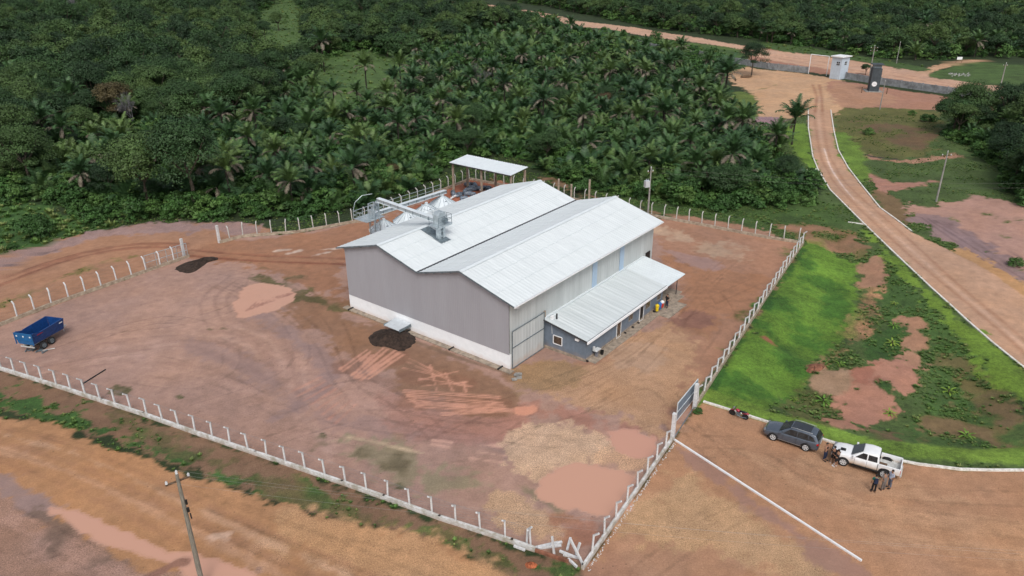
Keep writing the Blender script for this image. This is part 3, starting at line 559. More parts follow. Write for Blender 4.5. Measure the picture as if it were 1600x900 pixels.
for i in range(4):
    g=.14 if i in (1,) else 0; g2=.14 if i==2 else 0
    a=Vector((-OV,ys[i]+g2,zs[i]+.03)); b_=Vector((-OV,ys[i+1]-g,zs[i+1]+.03)); mb=MB()
    corr(mb,a,b_-a,(BL+2*OV,0,0),pitch=.5,h=.018)
    mb.quad(a+Vector((0,0,-.05)),b_+Vector((0,0,-.05)),b_+Vector((BL+2*OV,0,-.05)),a+Vector((BL+2*OV,0,-.05)),t=.015)
    rf=mb.build('roof',M['roof_white'],wh)
    mb=MB()
    for q in (.34,.67): mb.beam(a.lerp(b_,q)+Vector((.1,0,.035)),a.lerp(b_,q)+Vector((BL+2*OV-.1,0,.03)),.03,.02)
    mb.build('sheet_overlap',M['roof_new'],rf)
mb=MB()
for k in (1,3):
    for s in (-1,1): 
        y=ys[k]; mb.quad((-OV-.02,y,zs[k]+.1),(-OV-.02,y+s*.35,zs[k]+.1-.35*SL),(BL+OV,y+s*.35,zs[k]+.1-.35*SL),(BL+OV,y,zs[k]+.1),t=.012)
mb.build('ridge_cap',M['roof_new'],wh)
mb=MB(); mb.box((BL/2,BW/2,HE-.02),(BL+1,.34,.12)); mb.build('valley_gutter',M['dark_steel'],wh)
mb=MB()
for i in range(4):
    mb.beam((-OV,ys[i],zs[i]-.02),(-OV,ys[i+1],zs[i+1]-.02),.03,.16)
    for q in (.2,.4,.6,.8):
        y=ys[i]+(ys[i+1]-ys[i])*q; z=zs[i]+(zs[i+1]-zs[i])*q; mb.box((-OV/2,y,z-.14),(OV,.08,.1))
mb.build('rake_trim',M['galv_dark'],wh)
mb=MB(); mb.box((BL/2,-OS-.05,HE-OS*SL-.05),(BL+2*OV,.1,.12)); mb.build('eave_gutter',M['white_paint'],wh)
mb=MB(); mb.box((.8,-.35,6.9),(.28,.4,.16)); mb.tube([(.8,0,7),(.8,-.3,6.95)],.03); mb.build('lamp',M['white_paint'],wh)
for y in (23.6,14.1,7.6,.9):
    mb=MB(); mb.tube([(-.8,y,.12),(.0,y,.12)],.1,8); mb.build('drain_pipe',M['black'],wh)
for x,y,z in ((7.1,17.1,0),):
    mb=MB(); mb.quad((6.1,18.0,9.62),(7.5,18.0,9.62),(7.5,14.4,8.61),(6.1,14.4,8.61),t=.03); mb.build('roof_flashing',M['galv_dark'],wh)
# office annex along the side wall
an=empty('office_annex',bl(6,-5.3),BPHI,label='low blue-grey office annex with white lean-to roof against the warehouse side wall',cat='annex')
D,LA,ZL,ZH=5.28,16.9,2.5,3.4
mb=MB(); 
mb.prism([(0,0),(LA,0),(LA,.01),(0,.01)],0,.01)
def wallprism(x0,x1): 
    return [(x0,0,0),(x1,0,0),(x1,D,0),(x0,D,0),(x0,0,ZL),(x1,0,ZL),(x1,D,ZH),(x0,D,ZH)],[(3,2,1,0),(4,5,6,7),(0,1,5,4),(1,2,6,5),(2,3,7,6),(3,0,4,7)]
mb=MB(); mb.add(*wallprism(0,LA)); mb.build('wall',M['annex_blue'],an)
mb=MB(); mb.box((LA/2,-.03,.16),(LA+.1,.06,.34)); mb.box((-.03,D/2,.16),(.06,D,.34)); mb.build('skirting',M['concrete'],an)
def slopequad(x0,x1,y0,y1,off):
    z=lambda y: ZL+(ZH-ZL)*y/D+off
    return Vector((x0,y0,z(y0))),Vector((0,y1-y0,z(y1)-z(y0))),Vector((x1-x0,0,0))
mb=MB(); corr(mb,*slopequad(-.3,17.1,-.35,D-.06,.10),pitch=.5,h=.03); a,u,v=slopequad(-.3,17.1,-.35,D-.06,.04); mb.quad(a,a+u,a+u+v,a+v,t=.02); mb.build('roof',M['roof_annex'],an,label='weathered streaked lean-to roof')
mb=MB(); corr(mb,*slopequad(17.0,21.7,-.5,D-.06,.14),pitch=.5,h=.03); a,u,v=slopequad(17.0,21.7,-.5,D-.06,.10); mb.quad(a,a+u,a+u+v,a+v,t=.02); mb.build('roof_extension',M['roof_new'],an,label='newer brighter roof sheet over the open terrace')
mb=MB(); mb.box((LA/2-.1,-.42,ZL-.03),(LA+.6,.12,.26)); mb.build('gutter',M['plinth_white'],an)
mb=MB(); mb.beam((-.33,-.4,ZL+.02),(-.33,D,ZH+.06),.05,.16); mb.box((LA/2,-.345,ZL+.13),(LA+.5,.03,.05)); mb.build('trim',M['annex_dark'],an)
mb=MB(); mb.box((10.6,D-.08,ZH+.17),(21.6,.3,.12)); mb.build('flashing',M['roof_new'],an)
for x,wd,z0,z1,nm in ((6.65,.9,.1,2.15,'door'),(11.75,.9,.1,2.2,'door'),(9.25,.85,1.15,1.95,'window'),(13.2,1.0,1.1,1.95,'window'),(15.9,.9,1.15,1.95,'window')):
    mb=MB(); z=(z0+z1)/2; hh=z1-z0
    for s in (-1,1): mb.box((x+s*wd/2,-.03,z),(.07,.07,hh+.07))
    mb.box((x,-.03,z1),(wd-.07,.07,.07)); mb.box((x,-.03,z0),(wd-.07,.07,.07))
    if nm=='window': mb.box((x,-.03,z),(.04,.05,hh-.07))
    o=mb.build(nm,M['concrete_grey'] if nm=='window' else M['white_paint'],an)
    mb=MB(); mb.box((x,-.012,z),(wd-.07,.02,hh-.07)); mb.build('pane' if nm=='window' else 'door_infill',M['glass_brown'] if nm=='window' else (M['black'] if x>10 else M['glass_brown']),o)  # far doorway is open; its shaded inside is put in as a black slab
mb=MB()
for s in (-1,1): mb.box((-.03,3.5+s*.55,1.4),(.07,.08,.98)); mb.box((-.03,3.5,1.4+s*.49),(.07,1.02,.08))
o=mb.build('window',M['white_paint'],an,label='white framed window on the end wall'); mb=MB(); mb.box((-.012,3.5,1.4),(.02,1.0,.88)); mb.build('pane',M['glass_brown'],o)
for x in (.1,7.9,9.6,10.9,14.6):
    mb=MB(); mb.tube([(x,-.3,.14),(x,.0,.14)],.1,8); mb.build('drain_pipe',M['black'],an)
mb=MB(); mb.tube([(20.5,-.05,0),(20.5,-.05,ZL)],.05,6); mb.build('post',M['dark_steel'],an)
mb=MB(); mb.box((19.3,2.5,.06),(4.8,5.6,.14)); mb.build('terrace_floor',M['concrete'],an)
mb=MB(); mb.box((-.1,1.0,2.35),(.25,.45,.25)); mb.build('security_light',M['white_paint'],an)
mb=MB(); mb.box((.5,4.6,3.55),(.35,.3,.4)); mb.tube([(-.06,4.2,2.0),(-.06,4.3,3.3),(.4,4.6,3.5)],.02,5); mb.build('junction_box',M['white_paint'],an)
mb=MB(); mb.tube([(.9,4.3,3.3),(.9,4.3,3.95)],.09,8); mb.build('roof_vent',M['black'],an)
mb=MB(); mb.box((10.5,-.55,.03),(20.5,1.0,.10)); mb.box((16.5,-1.7,.025),(4.6,1.3,.09)); mb.build('pavement',M['concrete'],an)
o=empty('outdoor_sink',bl(7.5,-5.75),BPHI,label='white outdoor sink with pale tray at the near corner of the blue-grey annex',cat='sink')
mb=MB(); mb.box((0,0,.95),(.9,.5,.08)); mb.box((-.35,.15,1.2),(.2,.2,.4)); mb.build('basin',M['porcelain'],o); mb=MB(); mb.box((.1,.1,.45),(.3,.25,.9)); mb.build('pedestal',M['annex_blue'],o)
mb=MB(); mb.lathe([(.14,0),(.2,.5),(.21,.52),(.17,.5),(.12,.05)],12); o=mb.build('bucket',M['black'],label='black bucket on the ground beside the outdoor sink',cat='bucket'); o.location=bl(8.3,-5.9)
# waste bins
for i,(k,c) in enumerate((('yellow_bin','yellow'),('blue_bin','blue'),('red_bin','red'))):
    o=empty('waste_bin',bl(20.6+i*.62,-5.85,.08),BPHI,label='%s waste bin with domed lid in the row beside the annex wall'%c,cat='bin',group='waste bins by the annex')
    mb=MB(); mb.lathe([(.17,.25),(.23,.85)],10); mb.build('tub',M[k],o); mb=MB(); mb.lathe([(.25,.85),(.24,.98),(.12,1.1),(.02,1.12)],10); mb.build('lid',M[k] if i!=2 else M['white_paint'],o); mb=MB(); mb.tube([(0,.2,0),(0,.2,.9)],.03,5); mb.build('bracket',M['dark_steel'],o)
# grain elevator on the roof, conveyors and silos
el=empty('grain_elevator',bl(6.9,15.3,8.7),BPHI,label='grey steel elevator head with railed platform standing on the near white roof',cat='elevator')
mb=MB(); mb.box((-.35,0,.8),(.35,.5,1.9)); mb.box((.35,0,.8),(.35,.5,1.9)); mb.box((0,0,.3),(.4,.3,.2)); mb.box((0,0,.9),(.4,.3,.2)); mb.build('leg',M['galv'],el,label='twin steel trunking legs')
mb=MB(); mb.quad((-.9,.9,.32),(.9,.9,.32),(.9,-.9,-.18),(-.9,-.9,-.18),t=.05); mb.build('base_plate',M['galv'],el)
mb=MB(); mb.box((.05,0,1.75),(2.3,1.5,.08)); mb.box((.05,.74,1.68),(2.3,.06,.2)); mb.box((.05,-.74,1.68),(2.3,.06,.2)); mb.build('platform',M['galv'],el)
mb=MB(); mb.prism([(-.7,1.8),(.55,1.8),(.6,2.8),(.35,3.25),(-.35,3.35),(-.7,3.0)],-.42,.42); mb.build('elevator_head',M['galv'],el)
mb=MB(); mb.tube([(.1,-.7,2.3),(.1,-.44,2.3)],.3,10); mb.box((.25,-.62,2.3),(.5,.3,.4)); mb.build('motor',M['galv_dark'],el)
mb=MB()
for x,y in ((-1.05,.72),(-1.05,-.72),(1.15,.72),(1.15,-.72),(0,-.72),(1.15,0)): mb.tube([(x,y,1.75),(x,y,2.85)],.03,5)
for z in (2.3,2.85): mb.tube([(-1.05,-.72,z),(1.15,-.72,z),(1.15,.72,z)],.025,5)
mb.build('railing',M['galv_dark'],el)
def conveyor(name,label,A,B,rail_side,n,wd=.42,hh=.44,railpart=(0,1)):
    A,B=bl(*A),bl(*B); o=empty(name,A,0,label=label,cat='conveyor'); d=B-A; mb=MB(); mb.beam((0,0,0),d,wd,hh); mb.build('trough',M['galv'],o)
    sd=Vector((0,0,1)).cross(d).normalized(); mb=MB(); up=Vector((0,0,hh/2))
    mb.beam(up,d+up,wd+.14,.06); mb.beam(-up,d-up,wd+.14,.06); mb.build('cover',M['galv_bright'],o)
    for i in range(n+1):
        for s_ in (1,-1): p=d*(i/n); mb=MB(); mb.beam(p+s_*sd*(wd/2+.03)-up,p+s_*sd*(wd/2+.03)+up,.07,.07); mb.build('stiffener',M['galv_dark'],o)
    mb=MB(); off=sd*rail_side*.95; mb.beam(off+Vector((0,0,-.3))+d*railpart[0]-off*.4,off*.6+d*railpart[1]+Vector((0,0,-.3)),.55,.05); mb.build('walkway',M['galv_dark'],o)
    mb=MB(); k=max(2,int(n*(railpart[1]-railpart[0])))
    for i in range(k+1): p=d*(railpart[0]+(railpart[1]-railpart[0])*i/k)+off; mb.tube([p+Vector((0,0,-.3)),p+Vector((0,0,.85))],.03,5)
    for z in (.3,.85): mb.tube([d*railpart[0]+off+Vector((0,0,z)),d*railpart[1]+off+Vector((0,0,z))],.03,5)
    mb.build('railing',M['galv'],o); return o
conveyor('screw_conveyor','long grey conveyor trough running from the elevator head out over the left eave',(7.1,15.9,10.7),(7.7,26.3,11.0),-1,8,railpart=(0,.35))
conveyor('screw_conveyor','grey conveyor trough with handrails running above the row of silos',(9.6,29.6,7.9),(24.2,30.4,7.15),1,9,hh=.42)
tw=empty('support_tower',bl(8.0,27.6),BPHI,label='lattice steel tower carrying the far end of the long conveyor beside the silos',cat='tower'); mb=MB()
for x in (-.45,.45):
    for y in (-.45,.45): mb.beam((x,y,0),(x,y,10.2),.11,.11)
mb.build('leg',M['galv'],tw); mb=MB()
for k in range(8):
    z=k*1.25+.2
    for a,b_ in (((-.45,-.45),(.45,-.45)),((.45,-.45),(.45,.45)),((.45,.45),(-.45,.45)),((-.45,.45),(-.45,-.45))): mb.beam((*a,z),(*b_,z+1.25),.05,.05); mb.beam((*a,z+1.25),(*b_,z+1.25),.05,.05)
mb.build('brace',M['galv'],tw); mb=MB(); mb.box((-.3,.6,8.3),(3.0,2.4,.07)); mb.build('platform',M['galv'],tw)
mb=MB()
for z in (8.8,9.3):
    mb.tube([(-1.8,-.6,z),(-1.8,1.8,z),(1.2,1.8,z),(1.2,-.6,z)],.035,5)
for x,y in ((-1.8,-.6),(-1.8,.6),(-1.8,1.8),(-.3,1.8),(1.2,1.8),(1.2,.6)): mb.tube([(x,y,8.3),(x,y,9.3)],.035,5)
mb.tube([(-1.8,1.8,9.3),(-1.3,1.9,10.3),(-.3,1.6,11.0),(.5,.6,11.2)],.03,5); mb.build('railing',M['galv'],tw)
mb=MB(); mb.box((-.2,.2,8.9),(.6,.6,1.0)); mb.build('gearbox',M['galv'],tw)
mb=MB(); mb.tube([(-.2,-.9,10.6),(.3,.6,9.2),(1.5,1.9,8.1)],.2,8); mb.build('chute',M['galv'],tw)
def silo(x,y,zt,r,label):
    o=empty('grain_silo',bl(x,y),BPHI,label=label,cat='silo',group='small steel silos behind the warehouse'); zb=zt-1.2*r/1.75
    mb=MB(); prof=[]
    for k in range(int((zb-.4)/.25)): prof+=[(r,.4+k*.25),(r*1.012,.4+k*.25+.12)]
    mb.lathe(prof+[(r,zb)],20); mb.build('body',M['galv'],o,smooth=False)
    mb=MB(); mb.lathe([(r*1.08,zb-.06),(r*1.08,zb),(.22,zt),(.2,zt+.18),(.02,zt+.2)],14); mb.build('cone_roof',M['galv_bright'],o)
    mb=MB()
    for k in range(14):
        t=2*PI*k/14; mb.beam((r*1.08*math.cos(t),r*1.08*math.sin(t),zb+.03),(.2*math.cos(t),.2*math.sin(t),zt+.03),.05,.05)
    mb.build('roof_rib',M['galv'],o)
    a=-1.9; mb=MB(); mb.box((.95*math.cos(a),.95*math.sin(a),zb+(zt-zb)*.5),(.26,.26,.22)); mb.build('hatch',M['galv_dark'],o)
    mb=MB(); mb.lathe([(r*1.1,0),(r*1.1,.4)],16); mb.build('base',M['concrete'],o)
silo(11.5,29.8,6.6,1.9,'leftmost small steel silo with conical roof beside the support tower')
silo(15.5,29.5,6.7,1.85,'second of the row of steel silos, under the long conveyor')
silo(19.3,29.5,6.8,1.9,'third steel silo with conical roof, between the conveyor and the elevator head')
silo(23.3,30.2,6.8,1.9,'rightmost steel silo at the far end of the second conveyor')
silo(13.6,26.9,6.3,1.1,'smallest steel silo, closest to the warehouse eave')
# open shelter with bags
sh=empty('open_shelter',bl(42.3,37.4),BPHI,label='open shelter with flat white roof on tall concrete posts behind the warehouse',cat='shelter')
mb=MB(); corr(mb,(-2.3,-6.6,5.75),(4.7,0,.35),(0,13.2,0),pitch=.5,h=.04); mb.quad((-2.3,-6.6,5.7),(2.4,-6.6,6.05),(2.4,6.6,6.05),(-2.3,6.6,5.7),t=.02); mb.build('roof',M['roof_new'],sh)
mb=MB(); mb.box((-2.25,0,5.62),(.08,13,.18)); mb.box((2.3,0,5.95),(.08,13,.18))
for y in (-6.2,0,6.3): mb.beam((-2.2,y,5.6),(2.3,y,5.9),.08,.16)
mb.build('rafter',M['dark_steel'],sh)
for x in (-1.7,2.0):
    for y in (-6.2,0,6.3): mb=MB(); mb.box((x,y,2.8),(.28,.28,5.6)); mb.build('post',M['concrete'],sh)
rs=random.Random(5)
mb=MB()
for i in range(34):
    x,y=rs.uniform(-3.2,4.2),rs.uniform(-3,6.5); a=rs.uniform(0,3); L=rs.uniform(1.2,2.6); dx,dy=math.cos(a)*L/2,math.sin(a)*L/2; r=rs.uniform(.22,.4)
    mb.tube([(x-dx,y-dy,r*.7),(x-dx*.6,y-dy*.6,r),(x,y,r*1.2),(x+dx*.6,y+dy*.6,r),(x+dx,y+dy,r*.6)],[r*.4,r,r*1.1,r,r*.4],8)
o=mb.build('tarpaulin_heap',M['tarp'],smooth=True,label='heap of black tarpaulins and sheeting under the open shelter',cat='tarpaulins'); o.location=bl(42.3,38.5); o.rotation_euler.z=BPHI
for i,(x,y,a,l,lb) in enumerate(((39.6,42.6,.2,2.6,'white pipe lying at the front left post of the shelter'),(45.3,42.5,1.3,3.6,'thick white roll lying behind the black tarpaulins'))):
    mb=MB(); mb.tube([(-l/2,0,.16),(l/2,0,.16)],.16,10); o=mb.build('pipe' if i==0 else 'roll',M['white_paint'],label=lb,cat='pipe' if i==0 else 'roll'); o.location=bl(x,y); o.rotation_euler.z=BPHI+a
for (px,h,lb) in (((873,279.5),4.2,'leftmost lone wooden post behind the warehouse roof'),((893,288),4.0,'shorter lone post in the valley between the two rear gables'),((921.5,280.5),4.8,'tallest lone brown post behind the far gable')):
    p=unproj0([px],h)[0]; mb=MB(); mb.box((0,0,h/2),(.3,.3,h)); o=mb.build('post',M['concrete'],label=lb,cat='post',group='lone posts behind the warehouse'); o.location=(p[0],p[1],0)
# soil heap and chute at the front wall
def mound(name,px,h,label,m,seed=0,cat='soil heap'):
    P=curve(unproj0(px)[:,:2],True,5); c=P.mean(0); n=len(P); vs=[];fs=[]; rings=[1,.85,.65,.42,.2]; rr=random.Random(seed)
    for k,s in enumerate(rings):
        for p in P: 
            q=c+(p-c)*s*(1+rr.uniform(-.04,.04)); vs.append((q[0]-c[0],q[1]-c[1],h*(1-s**2)*(1+rr.uniform(-.25,.25))-(.03 if k==0 else 0)))
    vs.append((0,0,h))
    for k in range(len(rings)-1):
        for i in range(n): fs.append((k*n+i,k*n+(i+1)%n,(k+1)*n+(i+1)%n,(k+1)*n+i))
    for i in range(n): fs.append(((len(rings)-1)*n+i,(len(rings)-1)*n+(i+1)%n,len(vs)-1))
    mb=MB(); mb.add(vs,fs); o=mb.build(name,m,smooth=True,label=label,cat=cat); o.location=(c[0],c[1],0); return o
mound('soil_heap',[(575,530),(583,520),(600,514),(640,519),(650,530),(645,539),(628,549),(605,543),(585,541)],.7,'dark brown heap of organic soil against the white base of the warehouse front',M['dark_soil'],1)
mound('soil_heap',[(273,421),(283,413),(310,407),(322,402),(335,401),(342,405),(326,410),(318,415),(305,424),(288,427)],.5,'elongated dark brown soil heap near the end of the left fence',M['dark_soil'],2)
mound('brick_rubble',[(820,881),(830,878),(840,882),(836,888),(824,888)],.25,'small orange heap of broken brick outside the broken fence corner',M['red_rubble'],3,'rubble')
mound('earth_bank',[(1257,562),(1272,556),(1290,558),(1286,567),(1276,574),(1262,572)],.4,'eroded red earth bank in the field right of the lawn',M['earth_red'],4,'earth bank').location.z=-.95
o=empty('metal_chute',bl(-.4,15.1),BPHI,label='sloping sheet metal chute sticking out of the front wall over the dark soil heap',cat='chute')
mb=MB(); mb.quad((.3,-1.2,1.0),(.3,1.2,1.0),(-1.5,1.2,.75),(-1.5,-1.2,.75),t=.06); mb.build('tray',M['sheet_metal'],o); [MB().box((-.6,y,.8),(1.8,.05,.3)).build('side_plate',M['galv_dark'],o) for y in (-1.22,1.22)]
mb=MB()
for k in range(6): mb.box((rs.uniform(-.6,.6),rs.uniform(-.7,.7),.1+.08*(k%2)),(.5,.28,.18),rz=rs.uniform(-.4,.4))
o=mb.build('concrete_blocks',M['concrete_grey'],label='small stack of grey concrete blocks at the near corner of the warehouse',cat='blocks'); o.location=G(803,591)

# ------------------------------------------------------------------ fences
def post_mesh(h,arm,armd,wd=.13,mk='post_white'):
    mb=MB(); mb.box((0,0,h/2),(wd,wd,h)); 
    if arm: mb.beam((0,0,h-.03),(armd[0]*arm*.75,armd[1]*arm*.75,h+arm*.6),wd,wd*.9)
    o=mb.build('post',M[mk]); return o
def fence(name,pts,label,wallm,postm,h=1.55,wh_=.42,wt=.2,side=1,sp=2.05,arm=.5,skip=(),tall=(),both=None,start=.9,gapr=None):
    P=[Vector((*unproj0([p])[0][:2],0)) for p in pts]; root=empty(name,P[0],0,label=label,cat='fence'); loc=[p-P[0] for p in P]
    mb=MB(); tot=0; segs=[]
    for a,b_ in zip(loc[:-1],loc[1:]):
        L=(b_-a).length; d=(b_-a)/L; e=.09
        if gapr and tot+L>gapr[0]:
            k=gapr[0]-tot; a2=a+d*k; mb.beam(a-d*e+Vector((0,0,wh_/2-.1)),a2+Vector((0,0,wh_/2-.1)),wt,wh_+.2); a3=a+d*(gapr[1]-tot); mb.build('base_wall',M[wallm],root); mb=MB()
            mb.beam(a3+Vector((0,0,wh_/2-.1)),b_+Vector((0,0,wh_/2-.1)),wt,wh_+.2)
        else: mb.beam(a-d*e+Vector((0,0,wh_/2-.1)),b_+d*e+Vector((0,0,wh_/2-.1)),wt,wh_+.2)
        segs.append((tot,L,a,d)); tot+=L
    mb.build('base_wall',M[wallm],root)
    def at(s):
        for t0,L,a,d in segs:
            if s<=t0+L+1e-6: return a+d*(s-t0),d
        return segs[-1][2]+segs[-1][3]*segs[-1][1],segs[-1][3]
    n=int((tot-start)/sp)+1; tops=[]; proto={}
    for i in range(n):
        s=start+i*sp
        if i in skip or s>tot or (gapr and gapr[0]-.3<s<gapr[1]+.2): continue
        p,d=at(s); nrm=Vector((-d.y,d.x,0))*side; key=(round(nrm.x,2),round(nrm.y,2),i in tall)
        if key not in proto: o=proto[key]=post_mesh(h,arm,nrm,mk=postm)
        else: o=proto[key].copy(); COL.objects.link(o)
        o.parent=root; o.location=p+Vector((0,0,wh_-.05)); o.rotation_euler=(rs.uniform(-.05,.05),rs.uniform(-.05,.05),rs.uniform(-.08,.08))
        tops.append((p,nrm))
    mb=MB()
    for z,of in ((.15,0),(.45,0),(.75,0),(1.05,0),(1.35,0),(1.72,.2),(1.86,.36)):
        for (a,na),(b_,nb) in zip(tops[:-1],tops[1:]):
            if (b_-a).length<sp*1.6: mb.tube([a+na*of+Vector((0,0,wh_+z)),b_+nb*of+Vector((0,0,wh_+z))],.004,3,cap=False)
    mb.build('wire',M['galv_dark'],root); return root
f1=fence('fence',[F1[0]]+F1[1:],'long front fence of bent white posts on a low white wall along the dirt road','wall_white','post_white',side=-1,start=.3,gapr=(60.1,63.7))
fence('fence',[(911,889),(1049,690)],'short fence of bent posts on a white wall between the broken corner and the gate','wall_white','post_white',side=-1,start=1.4)
fence('fence',[(1086,637),(1140,554),(1200,462),(1255,381)],'fence of bent white posts on a low wall along the top of the green lawn','wall_beige','post_white',side=-1,start=.6)
fence('fence',[(1254,381),(1200,373),(1100,353.5),(1022,339),(930,320),(880,309),(735,281)],'fence of bent posts along the rear of the yard in front of the palm thicket','wall_beige','post_grey',side=-1,start=.6)
fence('fence',[(735,281),(590,339),(566,346.5),(545,349.5),(507.5,356.5),(464,364),(422,367.5),(380,370.5),(345,380)],'curving fence of bent posts behind the silos along the back left of the yard','wall_beige','post_grey',side=-1,start=.3)
fence('fence',[(295,402),(230,425),(160,450),(80,478),(0,510),(-40,526)],'fence of bent white posts along the left edge of the yard behind the blue trailer','wall_beige','post_white',side=-1,start=2.2)
def pillar(px,h,wd,label):
    mb=MB(); mb.box((0,0,h/2-.1),(wd,wd,h+.2)); mb.box((0,0,h+.03),(wd*1.12,wd*1.12,.06)); o=mb.build('gate_pillar',M['post_white'],label=label,cat='pillar',group='white concrete gate pillars'); o.location=(*unproj0([px])[0][:2],0); o.rotation_euler.z=R(60); return o
pillar((1050.5,686),2.6,.32,'white gate pillar at the near side of the grey sliding gate, beside the white edging beam')
pillar((1085,638),2.6,.32,'white gate pillar at the far side of the grey sliding gate, next to the lawn')
pillar((343,379.5),2.6,.3,'white pillar standing at the start of the curving back left fence')
pillar((288,401),2.6,.3,'white pillar at the end of the left fence by the long soil heap')
a=Vector((*unproj0([(1062,661)])[0][:2],0)); b_=Vector((*unproj0([(1093,622)])[0][:2],0)); 
gt=empty('sliding_gate',a,math.atan2(b_.y-a.y,b_.x-a.x),label='grey sheet metal sliding gate standing half open between white pillars',cat='gate'); Lg=(b_-a).length; off=.35
mb=MB(); clad(mb,(0,off,0),(Lg,off,0),.1,lambda u:1.95,(0,-1,0),pitch=.3,h=.02); mb.build('panel',M['annex_blue'],gt)
mb=MB(); mb.box((Lg/2,off,2.0),(Lg,.07,.07)); mb.box((Lg/2,off,.1),(Lg,.07,.08)); mb.box((Lg/2,off-.04,1.05),(Lg,.04,.06)); mb.box((0,off,1.05),(.07,.07,1.95)); mb.box((Lg,off,1.05),(.07,.07,1.95)); mb.build('frame',M['galv_bright'],gt)
a=Vector((*unproj0([(1051,688)])[0][:2],.03)); mb=MB(); mb.beam((0,0,0),b_-a,.08,.03); o=mb.build('gate_rail',M['galv_dark'],label='ground rail of the sliding gate across the entrance',cat='rail'); o.location=a
# wire mesh gate folded against the left fence
a=Vector((*unproj0([(232,424)])[0][:2],0)); b_=Vector((*unproj0([(297,403)])[0][:2],0)); Lg=(b_-a).length
mg=empty('mesh_gate',a,math.atan2(b_.y-a.y,b_.x-a.x),label='open wire mesh gate leaf folded back along the left fence',cat='gate'); mb=MB()
for z in (.1,1.1,2.1): mb.tube([(0,.4,z),(Lg,.4,z)],.035,6)
for i in range(5): mb.tube([(Lg*i/4,.4,.1),(Lg*i/4,.4,2.1)],.035,6)
mb.build('frame',M['galv'],mg); mb=MB(); k=int(Lg/.16)
for i in range(k+1): mb.tube([(Lg*i/k,.4,.1),(Lg*i/k,.4,2.1)],.005,3,cap=False)
for i in range(13): mb.tube([(0,.4,.1+i*.16),(Lg,.4,.1+i*.16)],.007,3,cap=False)
mb.build('wire_mesh',M['galv'],mg)
# broken fence corner
def brk(px,ln,a,tilt,label,bent=True):
    mb=MB(); mb.box((0,0,ln/2),(.14,.14,ln)); 
    if bent: mb.beam((0,0,ln-.03),(.3,0,ln+.3),.14,.12)
    o=mb.build('broken_post',M['post_white'],label=label,cat='broken post',group='broken fence posts at the corner'); o.location=G(*px)+Vector((0,0,.1)); o.rotation_euler=(0,tilt,a)
brk((823,853),1.5,-.4,.05,'straight white post still standing at the left end of the broken fence gap')
brk((866,868),1.6,2.8,.12,'white post tilted left in the middle of the broken fence gap',False)
brk((911,884),2.1,2.55,.55,'thick white post leaning far left from the fence corner',False)
brk((900,868),1.0,.5,.3,'short white stub post beside the leaning corner post',False)
for i,(px,ln,a,lb) in enumerate(((( 833,858),1.9,.25,'broken white post lying flat, topmost of the pile'),((840,860),1.9,.35,'broken white post lying flat under the topmost one'),((843,858),1.6,.15,'broken white post with a pale round end in the pile'),((874,864),1.1,-.5,'short broken white post lying right of the tilted one'),((880,868),1.3,-.3,'broken white post lying across another near the corner'),((886,862),1.2,1.3,'broken white post lying towards the yard near the corner'),((888,875),1.0,-1.0,'short broken white post lying next to the intact wall end'),((803,856),.9,-.5,'white post fragment lying outside the wall on the grass'))):
    mb=MB(); mb.box((ln/2,0,.1+.1*(i%2)),(ln,.16,.15)); o=mb.build('broken_post',M['post_white'],label=lb,cat='broken post',group='broken fence posts at the corner'); o.location=G(*px); o.rotation_euler=(0,rs.uniform(-.12,.04),a)
a=G(832,860); b_=G(888,879); mb=MB(); mb.beam((0,0,0),b_-a,.2,.34); o=mb.build('brick_footing',M['earth_red'],label='exposed dark brick footing in the broken gap of the front wall',cat='footing'); o.location=a+Vector((0,0,.06))
mb=MB(); a=unproj0([(913,889)])[0]; b_=unproj0([(1050,690)])[0]
for i in range(220):
    t=rs.random(); s=rs.uniform(.012,.035); mb.box((a[0]+(b_[0]-a[0])*t+rs.uniform(.14,.38),a[1]+(b_[1]-a[1])*t-rs.uniform(.05,.2),s*.5),(s*2.4,s*2,s*1.6),rz=rs.random()*3)
mb.build('mortar_chips',M['post_white'],label='white mortar chips strewn along the outer foot of the wall',cat='chips',kind='stuff')

# ------------------------------------------------------------------ poles, gatehouse, wall
def pole(px,h,label,yaw=0,arm=1.6,mk='wood_pole',r=.13,extras=(),two=False,base=None):
    p=unproj0([px],h)[0] if base is None else unproj0([base])[0]; o=empty('utility_pole',(p[0],p[1],0),yaw,label=label,cat='utility pole')
    mb=MB(); mb.tube([(0,0,-.3),(0,0,h*.5),(0,0,h)],[r*1.25,r,r*.7],10); mb.build('shaft',M[mk],o)
    arms=[h-.6]+([h-1.5] if two else [])
    for z in arms:
        if not arm: continue
        mb=MB(); mb.beam((-arm/2,.12,z),(arm/2,.12,z),.09,.11); mb.build('cross_arm',M['wood_brown'],o)
        for x in (-arm/2+.08,arm/2-.08): mb=MB(); mb.lathe([(.03,0),(.09,.04),(.06,.1),(.09,.15),(.04,.24)],8,Matrix.Translation((x,.12,z+.06))); mb.build('insulator',M['porcelain'],o)
    mb=MB(); mb.lathe([(.03,0),(.09,.06),(.06,.12),(.09,.18),(.04,.3)],8,Matrix.Translation((0,0,h))); mb.build('insulator',M['porcelain'],o)
    return o
p1=pole((276,741),9.6,'weathered utility pole with crossarm standing in front beside the muddy road puddle',R(38),1.5,r=.15)
mb=MB(); mb.tube([(.17,-.1,7.2),(.17,-.1,7.55)],.07,8); mb.tube([(.17,-.1,6.6),(.17,-.1,6.9)],.09,8); mb.build('bracket',M['black'],p1)
mb=MB(); 
mb.tube([(.24+.0,-.15+.14*math.cos(t),6.25+.2*math.sin(t)) for t in np.linspace(0,2*PI,13)],.03,6); mb.build('cable_coil',M['black'],p1)
